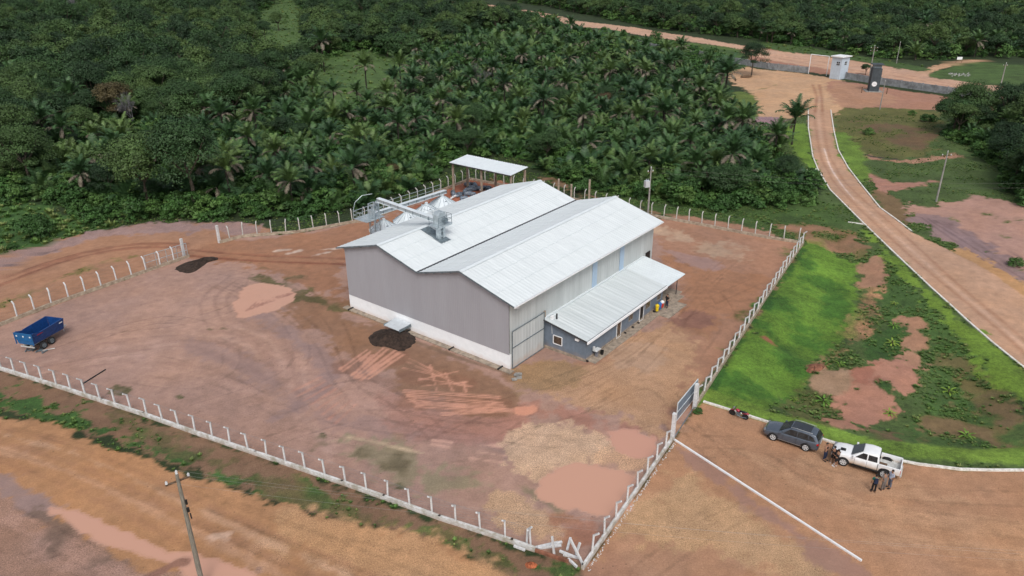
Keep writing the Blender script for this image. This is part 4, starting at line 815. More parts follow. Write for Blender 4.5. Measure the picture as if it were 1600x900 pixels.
p2=pole((1017.5,263),8.0,'grey utility pole with transformer behind the rear fence',R(20),1.0,'concrete_grey')
mb=MB(); mb.box((-.55,0,5.6),(.75,.6,1.0)); mb.tube([(-.7,0,6.1),(-.7,0,6.4)],.05,6); mb.tube([(-.4,0,6.1),(-.4,0,6.4)],.05,6); mb.build('transformer',M['sheet_metal'],p2)
p3=pole((1481,238),8.3,'leaning concrete utility pole with short crossarm right of the driveway',R(-5),1.5,'concrete_grey')
p4=pole((1363,75),9.0,'taller utility pole with crossarm just behind the guard house wall',R(0),2.2,'concrete_grey',base=(1358.5,118),r=.16,two=True)
p5=pole((1384,131),7.0,'thin pale pole standing below the dark round-signed tower',0,0,'concrete_grey',base=(1374.5,171),r=.12)
p6=pole((1406,67),7.0,'thin grey pole at the forest edge across the highway',0,0,'concrete_grey',base=(1400.5,99))
p7=pole((1572,102),8.0,'utility pole on the far right beside the highway',0,1.2,'concrete_grey',base=(1560.5,145),r=.15)
def wire(A,B,sag,name,label,r=.005):
    mb=MB(); A,B=Vector(A),Vector(B); mb.tube([A.lerp(B,t)-Vector((0,0,4*sag*t*(1-t))) for t in np.linspace(0,1,14)],r,4,cap=False); mb.build(name,M['concrete_grey'],label=label,cat='cable',group='overhead wires')
b0=p1.location; e=unproj0([(1900,880)],9.4)[0]
for k,(dx,dz,lb) in enumerate(((-.55,9.2,'overhead wire on the left insulator of the front pole'),(0,9.9,'overhead wire on the pole top of the front pole'),(.55,9.2,'overhead wire on the right insulator of the front pole'))):
    q=Vector((dx*math.cos(R(38)),dx*math.sin(R(38)),0)); wire(b0+q+Vector((0,0,dz)),Vector((e[0],e[1],9.3))+q,.9,'power_line',lb)
e=unproj0([(1240,350)],7.5)[0]
for k,z in enumerate((7.4,8.1)): wire(p2.location+Vector((0,.1*k,z)),Vector((e[0]+60,e[1]+15,z+.5)),1.5,'power_line',('lower' if k==0 else 'upper')+' overhead wire leaving the transformer pole to the right')
# guard house
def P0(px): q=unproj0([px])[0]; return Vector((q[0],q[1],0))
c0,c1,c2=P0((1295.5,122.5)),P0((1310.5,124.7)),P0((1318.2,120)); ux=(c1-c0); wx=ux.length; ang=math.atan2(ux.y,ux.x); wy=max(2.8,min((c2-c1).length,4.2))
gh=empty('guard_house',c0,ang,label='tall narrow white guard house with flat roof at the highway gate',cat='guard house'); Hh=6.6
mb=MB(); mb.box((wx/2,wy/2,Hh/2),(wx,wy,Hh)); mb.build('wall',M['tower_white'],gh)
mb=MB(); mb.box((wx/2,wy/2,Hh+.11),(wx+.9,wy+.9,.25)); mb.build('roof_slab',M['white_paint'],gh)
for (x,y,sx,sy) in ((wx*.68,-.02,1.0,.06),(wx+.02,wy*.55,.06,1.0)):
    mb=MB(); mb.box((x,y,4.75),(sx,sy,1.0)); o=mb.build('window',M['glass_dark'],gh); mb=MB(); mb.box((x+(.03 if sy>.5 else 0),y-(.03 if sx>.5 else 0),4.75),(sx+.08 if sx>.5 else .04,sy+.08 if sy>.5 else .04,.07)); mb.box((x+(.03 if sy>.5 else 0),y-(.03 if sx>.5 else 0),4.75),(.07 if sx>.5 else .04,.04 if sx>.5 else .07,1.0)); mb.build('frame',M['white_paint'],o)
mb=MB(); mb.box((wx*.7,-.02,1.1),(.9,.05,2.1)); o=mb.build('door',M['tower_white'],gh); mb=MB(); mb.box((wx*.7+.3,-.06,1.1),(.05,.05,.2)); mb.build('handle',M['dark_steel'],o)
po=empty('entrance_portal',P0((1263,115)),0,label='slender white portal frame spanning the entrance beside the guard house',cat='gate frame'); d=P0((1291,118.5))-po.location
for v in (Vector((0,0,0)),d): mb=MB(); mb.tube([v,v+Vector((0,0,6.0))],.11,8); mb.build('post',M['white_paint'],po)
mb=MB(); mb.tube([Vector((0,0,6.0)),d+Vector((0,0,6.0))],.11,8); mb.build('crossbar',M['white_paint'],po)
c0=P0((1357.5,143.5)); c1=P0((1372.5,144)); ux=c1-c0; wx=ux.length
dt=empty('meter_tower',c0,math.atan2(ux.y,ux.x),label='dark grey masonry tower with white round sign and thin roof slab',cat='tower'); Hd=6.4
mb=MB(); mb.box((wx/2,1.4,Hd/2),(wx,2.8,Hd)); mb.build('wall',M['tower_grey'],dt); mb=MB(); mb.box((wx/2,1.4,Hd+.55),(wx*.8,2.2,.9)); mb.build('parapet',M['galv_dark'],dt)
mb=MB(); mb.box((wx/2,1.4,Hd+1.1),(wx+.5,3.3,.16)); mb.build('roof_slab',M['tower_grey'],dt); mb=MB(); mb.box((wx/2,1.4,.06),(wx+2,4.2,.2)); mb.build('plinth',M['concrete_grey'],dt)
RX=Matrix.Translation((wx*.42,-.02,2.2))@Matrix.Rotation(PI/2,4,'X'); mb=MB(); mb.lathe([(.68,-.02),(.68,.06)],24,RX); sg=mb.build('round_sign',M['white_paint'],dt)
mb=MB(); 
for x in (-.3,-.1,.1,.3): mb.box((wx*.42+x,-.1,2.2),(.1,.02,.12))
mb.build('lettering',M['galv_dark'],sg)
def blockwall(pts,label):
    P=[P0(p) for p in pts]; o=empty('block_wall',P[0],0,label=label,cat='wall'); L=[p-P[0] for p in P]; mb=MB(); m2=MB()
    for a,b_ in zip(L[:-1],L[1:]):
        mb.beam(a+Vector((0,0,.95)),b_+Vector((0,0,.95)),.2,2.1); n=max(1,int((b_-a).length/3))
        for i in range(n): q=a.lerp(b_,i/n); m2.box((q.x,q.y,1.02),(.3,.3,2.25))
    mb.build('wall_panel',M['block_wall'],o); m2.build('pier',M['block_wall'],o)
blockwall([(977,67),(1010,74),(1040,81),(1085,87),(1135,97),(1200,108),(1262,114.5)],'grey concrete block wall left of the entrance, partly hidden by the trees')
blockwall([(1321,123.5),(1360,130),(1440,141.5),(1500,150),(1562,159)],'long grey concrete block wall right of the guard house along the highway')
for px,lb in (((1346,145),'left short wooden stake near the dark grey tower'),((1385,147),'right short wooden stake near the dark grey tower')):
    mb=MB(); mb.box((0,0,.8),(.18,.18,1.7)); o=mb.build('stake',M['wood_brown'],label=lb,cat='stake',group='stakes by the dark tower'); o.location=G(*px)
o=empty('roadside_sign',G(1498,98),0,label='small white signboard on posts at the side track beyond the highway',cat='sign'); mb=MB(); mb.box((0,0,1.5),(1.8,.08,.9)); mb.build('board',M['white_paint'],o); mb=MB(); mb.box((-1,0,.6),(.1,.1,1.2)); mb.box((1,0,.6),(.1,.1,1.2)); mb.build('leg',M['wood_brown'],o)
mb=MB()
for i in range(60):
    q=G(1483+rs.random()*32,117+rs.uniform(-2.5,2.5)); s=rs.uniform(.15,.4); mb.box((q.x,q.y,s*.3),(s*1.4,s,s*.8),rz=rs.random()*3,taper=.6)
mb.build('rock_pile',M['stone'],label='scattered heap of pale rocks in the grass beyond the highway',cat='rocks',kind='stuff')

# ------------------------------------------------------------------ vehicles
def loft(mb,secs):
    n=None; vs=[];fs=[]
    for x,half in secs:
        ring=[(x,y,z) for y,z in half]+[(x,-y,z) for y,z in half[-2:0:-1]]; n=len(ring); vs+=ring
    for i in range(len(secs)-1):
        for k in range(n): fs.append((i*n+k,(i+1)*n+k,(i+1)*n+(k+1)%n,i*n+(k+1)%n))
    fs+=[tuple(range(n)),tuple(range(len(vs)-1,len(vs)-n-1,-1))]
    return mb.add(vs,fs)
def bsec(x,w,zb,bt,tp): return (x,[(0,zb),(w*.9,zb),(w,zb+.16),(w*1.0,(zb+bt)/2),(w*.985,bt-.1),(w*.93,bt),(w*.6,tp),(0,tp)])
def subdiv(o,lv=1):
    md=o.modifiers.new('s','BEVEL'); md.width=.03; md.segments=2; md.limit_method='ANGLE'; md.angle_limit=R(25)
def wheel(root,x,y,r,wd,rimm,n=5):
    s=1 if y>0 else -1; T=Matrix.Translation((x,y,r))@Matrix.Rotation(-s*PI/2,4,'X')
    mb=MB(); mb.lathe([(r*.6,-wd/2),(r*.94,-wd/2),(r,-wd*.35),(r,wd*.35),(r*.94,wd/2),(r*.62,wd/2),(r*.6,wd*.2)],24,T); o=mb.build('wheel',M['rubber'],root,smooth=False)
    mb=MB()
    for k in range(n): a=2*PI*k/n; mb.beam((0,0,wd*.44),(r*.62*math.cos(a),r*.62*math.sin(a),wd*.44),r*.2,.05,M=T)
    mb.lathe([(r*.16,wd*.38),(r*.14,wd*.5)],12,T); mb.tube([(r*.6*math.cos(2*PI*k/20),r*.6*math.sin(2*PI*k/20),wd*.47) for k in range(21)],.025,5,M=T); mb.build('rim',M[rimm],o)
def arch(mb,x,y,r):
    s=1 if y>0 else -1; vs=[];n=14
    for k in range(n+1): a=PI*k/n; vs+=[(x+r*1.22*math.cos(a),y,r+r*1.22*math.sin(a)),(x+r*1.02*math.cos(a),y,r+r*1.0*math.sin(a)),(x+r*1.22*math.cos(a),y-.25*s,r+r*1.22*math.sin(a)),(x+r*1.02*math.cos(a),y-.25*s,r+r*1.0*math.sin(a))]
    fs=[]
    for k in range(n): a,b_=4*k,4*k+4; fs+=[(a,b_,b_+1,a+1),(a+2,a+3,b_+3,b_+2),(a,a+2,b_+2,b_),(a+1,b_+1,b_+3,a+3)]
    mb.add(vs,fs+[(0,1,3,2),(4*n,4*n+2,4*n+3,4*n+1)])
def sidepanel(mb,pts,bot,top,off=.012,sgn=(1,-1)):   # pts (x,t): t 0 at belt, 1 at roof; bot=(y,z) top=(y,z)
    for s in sgn:
        q=[(x,s*(bot[0]+(top[0]-bot[0])*t+off),bot[1]+(top[1]-bot[1])*t) for x,t in pts]; n=len(q)
        q2=[(x,y-s*.03,z) for x,y,z in q]; mb.add(q+q2,[tuple(range(n)) if s>0 else tuple(range(n-1,-1,-1))]+[(i,(i+1)%n,(i+1)%n+n,i+n) for i in range(n)])
def cabin(root,st,wb,wt_,zb,mk,roofmk=None):
    secs=[(x,[(0,zb-.15),(wb,zb-.05),(wb+(w-wb)*.85,zb+(z-zb)*.85),(w*.97,z-.03),(w*.6,z),(0,z)]) for x,w,z in st]
    mb=MB(); loft(mb,secs); o=mb.build('cabin',M[mk],root,smooth=True); subdiv(o); return o
# grey SUV
sv=empty('suv',(24.37,54.9,.02),R(146.3),label='dark grey-blue SUV with dark glass roof parked at the kerb behind the motorcycle',cat='car')
mb=MB(); loft(mb,[bsec(-2.35,.78,.42,.98,1.02),bsec(-2.22,.88,.28,1.05,1.09),bsec(-1.6,.92,.24,1.06,1.08),bsec(0,.92,.22,1.02,1.04),bsec(1.0,.92,.22,.99,1.05),bsec(1.7,.91,.24,.93,1.0),bsec(2.15,.86,.27,.80,.90),bsec(2.35,.70,.38,.64,.68)]); o=mb.build('body',M['suv_paint'],sv,smooth=True); subdiv(o)
cabin(sv,[(1.02,.78,1.05),(.55,.73,1.42),(.12,.69,1.66),(-.5,.70,1.74),(-1.4,.69,1.72),(-1.95,.65,1.63),(-2.3,.74,1.12)],.86,.68,1.02,'suv_paint')
mb=MB(); mb.quad((.06,.60,1.69),(.06,-.60,1.69),(-.55,-.60,1.753),(-.55,.60,1.753),t=-.012); mb.quad((-.57,.60,1.753),(-.57,-.60,1.753),(-1.5,-.58,1.725),(-1.5,.58,1.725),t=-.012); mb.build('glass_roof',M['suv_roof'],sv)
mb=MB(); sidepanel(mb,[(.62,.05),(-.5,.05),(-.5,.86),(.05,.86)],(.862,1.02),(.71,1.65)); sidepanel(mb,[(-.55,.05),(-1.42,.05),(-1.42,.86),(-.55,.88)],(.862,1.02),(.71,1.65)); sidepanel(mb,[(-1.47,.08),(-1.98,.2),(-1.85,.62),(-1.47,.84)],(.862,1.02),(.71,1.65)); mb.build('side_window',M['glass_dark'],sv)
mb=MB(); mb.quad((1.0,-.70,1.09),(1.0,.70,1.09),(.17,.60,1.67),(.17,-.60,1.67),t=.02); mb.build('windshield',M['glass_dark'],sv)
mb=MB(); mb.quad((-2.0,.56,1.60),(-2.0,-.56,1.60),(-2.27,-.66,1.2),(-2.27,.66,1.2),t=-.03); mb.build('rear_window',M['glass_dark'],sv)
for s in (1,-1):
    mb=MB(); mb.tube([(.1,s*.68,1.73),(-.4,s*.69,1.79),(-1.7,s*.66,1.75)],.025,5); mb.build('roof_rail',M['steel'],sv)
    mb=MB(); mb.box((.85,s*1.0,1.08),(.16,.2,.13)); mb.build('mirror',M['suv_paint'],sv)
    mb=MB(); mb.box((2.16,s*.64,.76),(.26,.34,.1)); mb.build('headlight',M['steel'],sv)
    mb=MB(); mb.box((-2.26,s*.72,.93),(.16,.36,.14)); mb.build('tail_light',M['red_lens'],sv)
    mb=MB(); mb.box((0,s*.935,.36),(2.0,.02,.04)); mb.build('side_trim',M['steel'],sv)
    mb=MB(); mb.box((-.5,s*.932,.7),(.015,.01,.6)); mb.box((.6,s*.93,.7),(.015,.01,.6)); mb.box((-1.4,s*.93,.75),(.015,.01,.5)); mb.build('door_gap',M['black'],sv)
    for x in (1.4,-1.36): wheel(sv,x,s*.85,.38,.25,'rim_silver'); mb=MB(); arch(mb,x,s*.935,.36); mb.build('wheel_arch',M['black'],sv)
mb=MB(); mb.box((2.34,0,.52),(.06,1.1,.2)); mb.build('grille',M['black'],sv); mb=MB(); mb.box((-2.37,0,.78),(.02,.5,.13)); mb.build('number_plate',M['bed_liner'],sv)
mb=MB(); mb.box((0,0,.3),(3.9,1.7,.2)); mb.build('underbody',M['black'],sv)
# white pickup, dusty below the belt line
pm=M['pickup_paint']; t=pm.node_tree; b=t.nodes['Principled BSDF']; lk=[l for l in t.links if l.to_socket==b.inputs['Base Color']][0].from_socket
tc=t.nodes.new('ShaderNodeTexCoord'); sx=t.nodes.new('ShaderNodeSeparateXYZ'); t.links.new(tc.outputs['Object'],sx.inputs[0]); nn=t.nodes.new('ShaderNodeTexNoise'); nn.inputs['Scale'].default_value=3; t.links.new(tc.outputs['Object'],nn.inputs['Vector'])
ad=t.nodes.new('ShaderNodeMath'); ad.operation='MULTIPLY_ADD'; ad.inputs[1].default_value=.35; t.links.new(nn.outputs[0],ad.inputs[0]); t.links.new(sx.outputs[2],ad.inputs[2])
mr=t.nodes.new('ShaderNodeMapRange'); mr.inputs[1].default_value=.75; mr.inputs[2].default_value=1.15; mr.inputs[3].default_value=.75; mr.inputs[4].default_value=0; t.links.new(ad.outputs[0],mr.inputs[0])
mx=t.nodes.new('ShaderNodeMix'); mx.data_type='RGBA'; t.links.new(mr.outputs[0],mx.inputs[0]); t.links.new(lk,mx.inputs[6]); mx.inputs[7].default_value=(.50,.36,.24,1); t.links.new(mx.outputs[2],b.inputs['Base Color'])
pk=empty('pickup_truck',(29.2,51.36,.02),R(149),label='white double-cab pickup truck with open cargo bed, muddy along its lower doors',cat='pickup')
mb=MB(); loft(mb,[bsec(-1.0,.93,.42,1.17,1.18),bsec(0,.93,.40,1.13,1.15),bsec(.95,.93,.40,1.12,1.2),bsec(1.7,.93,.42,1.10,1.18),bsec(2.25,.9,.44,1.02,1.1),bsec(2.5,.84,.46,.86,.95),bsec(2.6,.74,.5,.72,.8)]); o=mb.build('body',pm,pk,smooth=True); subdiv(o)
cabin(pk,[(1.05,.80,1.2),(.6,.74,1.50),(.2,.70,1.76),(-.3,.71,1.83),(-.75,.70,1.81),(-.98,.70,1.74),(-1.06,.80,1.2)],.87,.7,1.15,'pickup_paint')
mb=MB(); sidepanel(mb,[(.72,.06),(-.12,.06),(-.12,.86),(.22,.86)],(.872,1.15),(.72,1.74)); sidepanel(mb,[(-.22,.06),(-.92,.10),(-.88,.84),(-.22,.86)],(.872,1.15),(.72,1.74)); mb.build('side_window',M['glass_dark'],pk)
mb=MB(); mb.quad((1.06,-.74,1.24),(1.06,.74,1.24),(.25,.62,1.76),(.25,-.62,1.76),t=.02); mb.build('windshield',M['glass_dark'],pk)
mb=MB(); mb.quad((-1.03,.6,1.66),(-1.03,-.6,1.66),(-1.07,-.66,1.3),(-1.07,.66,1.3),t=-.015); mb.build('rear_window',M['glass_dark'],pk)
mb=MB(); mb.box((-1.83,0,.62),(1.6,1.75,.12)); mb.build('bed_floor',M['bed_liner'],pk)
for s in (1,-1):
    mb=MB(); mb.prism([(-1.02,.5),(-1.02,1.18),(-2.66,1.2),(-2.66,.6),(-2.1,.55),(-2.02,.75),(-1.8,.9),(-1.55,.92),(-1.3,.86),(-1.1,.7),(-1.06,.5)],s*.94,s*.84); o=mb.build('bed_side',pm,pk); subdiv(o)
    mb=MB(); mb.box((-2.66,s*.86,.95),(.08,.14,.34)); mb.build('tail_light',M['red_lens'],pk)
    mb=MB(); mb.box((2.42,s*.68,.92),(.26,.34,.14)); mb.build('headlight',M['steel'],pk)
    mb=MB(); mb.box((.82,s*1.04,1.25),(.14,.22,.2)); mb.build('mirror',M['white_paint'],pk)
    mb=MB(); mb.box((-.15,s*.93,.43),(2.1,.14,.06)); mb.build('side_step',M['black'],pk)
    mb=MB(); mb.box((-.17,s*.937,.8),(.015,.01,.62)); mb.box((.75,s*.937,.8),(.015,.01,.6)); mb.box((-.98,s*.937,.85),(.02,.01,.6)); mb.build('door_gap',M['black'],pk)
    for x in (1.55,-1.55): wheel(pk,x,s*.86,.40,.25,'rim_silver',6); mb=MB(); arch(mb,x,s*.95,.39); mb.build('wheel_arch',M['black'],pk)
mb=MB(); mb.box((-2.66,0,.9),(.07,1.68,.56)); mb.build('tailgate',pm,pk); mb=MB(); mb.box((-2.75,0,.5),(.12,1.6,.12)); mb.build('bumper',M['bed_liner'],pk)
mb=MB(); mb.box((1.75,-.32+.6,1.19),(.4,.36,.05)); mb.build('hood_scoop',M['black'],pk)
mb=MB(); mb.box((2.6,0,.72),(.06,1.1,.3)); mb.build('grille',M['black'],pk); mb=MB(); mb.box((0,0,.45),(4.8,1.5,.2)); mb.build('underbody',M['black'],pk)
q=Matrix.Rotation(R(149),4,'Z'); mb=MB(); mb.box((0,0,.12),(.6,.5,.22)); mb.box((.05,.1,.26),(.4,.2,.06)); o=mb.build('toolbox',M['wood_brown'],label='dark brown box lying in the bed of the white pickup',cat='box'); o.location=pk.location+q@Vector((-1.35,.35,.68)); o.rotation_euler.z=R(149)
mb=MB(); mb.tube([(-.4,0,.04),(.4,.05,.04)],.035,6); o=mb.build('rod',M['galv_dark'],label='grey rod lying in the bed of the white pickup',cat='rod'); o.location=pk.location+q@Vector((-2.0,.5,.68)); o.rotation_euler.z=R(160)
# motorcycle
mo=empty('motorcycle',(20.74,58.5,.02),R(143),label='small red motorcycle leaning on its stand beside the white kerb',cat='motorcycle'); mo.rotation_euler=(R(-8),0,R(143))
for x in (.64,-.60):
    T=Matrix.Translation((x,0,.3))@Matrix.Rotation(PI/2,4,'X'); mb=MB(); mb.lathe([(.22,-.05),(.3,-.04),(.31,0),(.3,.04),(.22,.05),(.2,0)],20,T); o=mb.build('wheel',M['rubber'],mo)
    mb=MB(); 
    for k in range(5): a=2*PI*k/5; mb.beam((0,0,0),(.22*math.cos(a),.22*math.sin(a),0),.03,.03,M=T)
    mb.build('rim',M['galv_dark'],o)
mb=MB(); loft(mb,[(.34,[(0,.72),(.06,.74),(.07,.82),(0,.86)]),(.18,[(0,.66),(.14,.72),(.15,.86),(0,.93)]),(-.05,[(0,.66),(.13,.70),(.12,.80),(0,.85)])]); mb.build('fuel_tank',M['red_paint'],mo,smooth=True)
mb=MB(); loft(mb,[(-.03,[(0,.72),(.1,.73),(.11,.78),(0,.81)]),(-.5,[(0,.74),(.13,.76),(.12,.82),(0,.84)]),(-.72,[(0,.8),(.08,.81),(.08,.85),(0,.87)])]); mb.build('seat',M['black'],mo,smooth=True)
mb=MB(); loft(mb,[(-.3,[(0,.6),(.12,.62),(.12,.74),(0,.76)]),(-.85,[(0,.68),(.09,.7),(.09,.78),(0,.8)])]); mb.build('tail_fairing',M['red_paint'],mo,smooth=True)
mb=MB(); mb.box((.08,0,.42),(.36,.24,.34)); mb.tube([(.1,.14,.3),(-.3,.16,.26),(-.75,.16,.34)],.04,8); mb.build('engine',M['galv_dark'],mo)
mb=MB()
for s in (.08,-.08): mb.tube([(.64,s,.3),(.4,s,.95)],.025,6)
mb.tube([(.4,-.32,1.02),(.36,-.1,1.0),(.36,.1,1.0),(.4,.32,1.02)],.02,6); mb.build('fork_and_handlebar',M['black'],mo)
mb=MB(); mb.box((.5,0,.9),(.14,.18,.2)); mb.build('headlight',M['steel'],mo); mb=MB(); mb.prism([(.44,.60),(.64,.66),(.84,.56),(.84,.6),(.64,.70),(.44,.64)],-.06,.06); mb.build('mudguard',M['red_paint'],mo)
mb=MB(); mb.box((-.9,0,.7),(.05,.12,.08)); mb.build('tail_light',M['red_lens'],mo)
# blue tipping trailer
tr=empty('tipping_trailer',(-51.25,73.35,0),R(76),label='dark blue tipping farm trailer with twin axles standing in the left of the yard',cat='trailer')
Lt=2.1; T_=Matrix.Translation((0,0,.95))@Matrix.Rotation(R(2.0),4,'Y')
def tub(x,y,z): return T_@Vector((x,y,z))
# outline of the side wall: tall at the front, dipping, then a raised tail
prof=[(-2.1,1.25),(-1.9,1.28),(-1.2,1.08),(-.4,1.12),(2.1,1.25)]
for s in (1,-1):
    n=len(prof); O=[tub(x,s*1.12,z) for x,z in prof]; I=[tub(x,s*1.06,z-.0) for x,z in prof]; OB=[tub(x*.97,s*.92,0) for x,z in prof]; IB=[tub(x*.97,s*.86,.0) for x,z in prof]
    vs=O+I+OB+IB; fs=[]
    for i in range(n-1): fs+=[(i,i+1,2*n+i+1,2*n+i),(n+i,3*n+i,3*n+i+1,n+i+1),(i,n+i,n+i+1,i+1),(2*n+i,2*n+i+1,3*n+i+1,3*n+i)]
    fs+=[(0,2*n,3*n,n),(n-1,2*n-1,4*n-1,3*n-1)]
    mb=MB(); mb.add(vs,fs); sw=mb.build('side_wall',M['trailer_blue'],tr)
    mb=MB()
    for f in (.25,.5,.75): mb.beam(tub(-2.05,s*(.93+.2*f),1.22*f),tub(2.05,s*(.93+.2*f),1.22*f),.04,.07)
    mb.beam(tub(-2.1,s*1.1,1.27),tub(-1.9,s*1.1,1.29),.1,.06); mb.beam(tub(-1.15,s*1.1,1.1),tub(2.1,s*1.1,1.26),.1,.07); mb.build('rib',M['trailer_blue'],sw)
    mb=MB(); mb.box(tub(-1.2,s*1.135,.95),(.75,.015,.07)); mb.build('red_stripe',M['red_paint'],sw); mb=MB(); mb.box(tub(1.7,s*1.13,.95),(.45,.015,.09)); mb.build('white_marking',M['white_paint'],sw)
mb=MB(); mb.quad(tub(2.08,-.9,0),tub(2.08,.9,0),tub(2.14,1.1,1.25),tub(2.14,-1.1,1.25),t=.05); mb.build('front_wall',M['trailer_blue'],tr)
mb=MB(); mb.add([tub(-2.06,-.9,0),tub(-2.06,.9,0),tub(-2.16,1.12,.95),tub(-2.16,1.12,1.3),tub(-2.16,-1.12,1.3),tub(-2.16,-1.12,.95),tub(-2.12,-.9,0),tub(-2.12,.9,0),tub(-2.22,1.12,.95),tub(-2.22,1.12,1.3),tub(-2.22,-1.12,1.3),tub(-2.22,-1.12,.95)],[(0,5,4,3,2,1),(6,7,8,9,10,11),(0,1,7,6),(1,2,8,7),(2,3,9,8),(3,4,10,9),(4,5,11,10),(5,0,6,11)]); tg=mb.build('tailgate',M['trailer_rear'],tr)
mb=MB(); 
for y in (-.85,0,.85): mb.box(tub(-2.23,y,.95),(.05,.14,.14))
mb.build('reflector',M['white_paint'],tg); mb=MB(); mb.box(tub(-2.2,0,.5),(.05,1.9,.08)); mb.box(tub(-2.22,1.1,.65),(.09,.09,1.35)); mb.box(tub(-2.22,-1.1,.65),(.09,.09,1.35)); mb.build('gate_bar',M['trailer_rear'],tg)
mb=MB(); mb.quad(tub(-2.05,-.88,.02),tub(2.05,-.88,.02),tub(2.05,.88,.02),tub(-2.05,.88,.02),t=.04); mb.build('floor',M['trailer_in'],tr)
mb=MB(); mb.box((.1,.42,.78),(4.3,.12,.2)); mb.box((.1,-.42,.78),(4.3,.12,.2)); mb.beam((2.2,.42,.72),(3.3,0,.6),.1,.12); mb.beam((2.2,-.42,.72),(3.3,0,.6),.1,.12); mb.tube([(2.9,0,0),(2.9,0,.7)],.04,6); mb.box((-2.0,0,.65),(.1,1.7,.12)); mb.build('chassis',M['bed_liner'],tr)
mb=MB(); mb.box((2.3,-.3,.95),(.35,.5,.3)); mb.build('toolbox',M['galv'],tr)
for x in (-.95,.15):
    for s in (1,-1): wheel(tr,x,s*.92,.42,.3,'galv_dark',6)
mb=MB(); mb.box((-.4,0,.42),(1.4,.12,.12)); mb.tube([(-.95,-.9,.42),(-.95,.9,.42)],.05,6); mb.tube([(.15,-.9,.42),(.15,.9,.42)],.05,6); mb.build('axle',M['dark_steel'],tr)
mb=MB(); mb.tube([(-.6,0,.06),(.6,.1,.06)],.05,6); o=mb.build('timber',M['bed_liner'],label='short pale timber on the ground beside the trailer wheels',cat='timber'); o.location=G(76,547); o.rotation_euler.z=R(20)
mb=MB(); 
for i in range(9): mb.box((rs.uniform(-1.1,1.1),rs.uniform(-.5,.5),.12),(rs.uniform(.3,.9),.09,.09),rz=rs.uniform(0,3))
o=mb.build('scrap_heap',M['galv_dark'],label='tangle of grey scrap on the ground behind the trailer',cat='scrap'); o.location=G(57,549)
o=MB(); o.tube([(0,0,.07),(3.1,0,.07)],.06,6); o=o.build('pipe',M['black'],label='dark pipe lying on the soil just inside the long front fence',cat='pipe'); a=G(127,602); b_=G(159,582); o.location=a; o.rotation_euler.z=math.atan2(b_.y-a.y,b_.x-a.x)

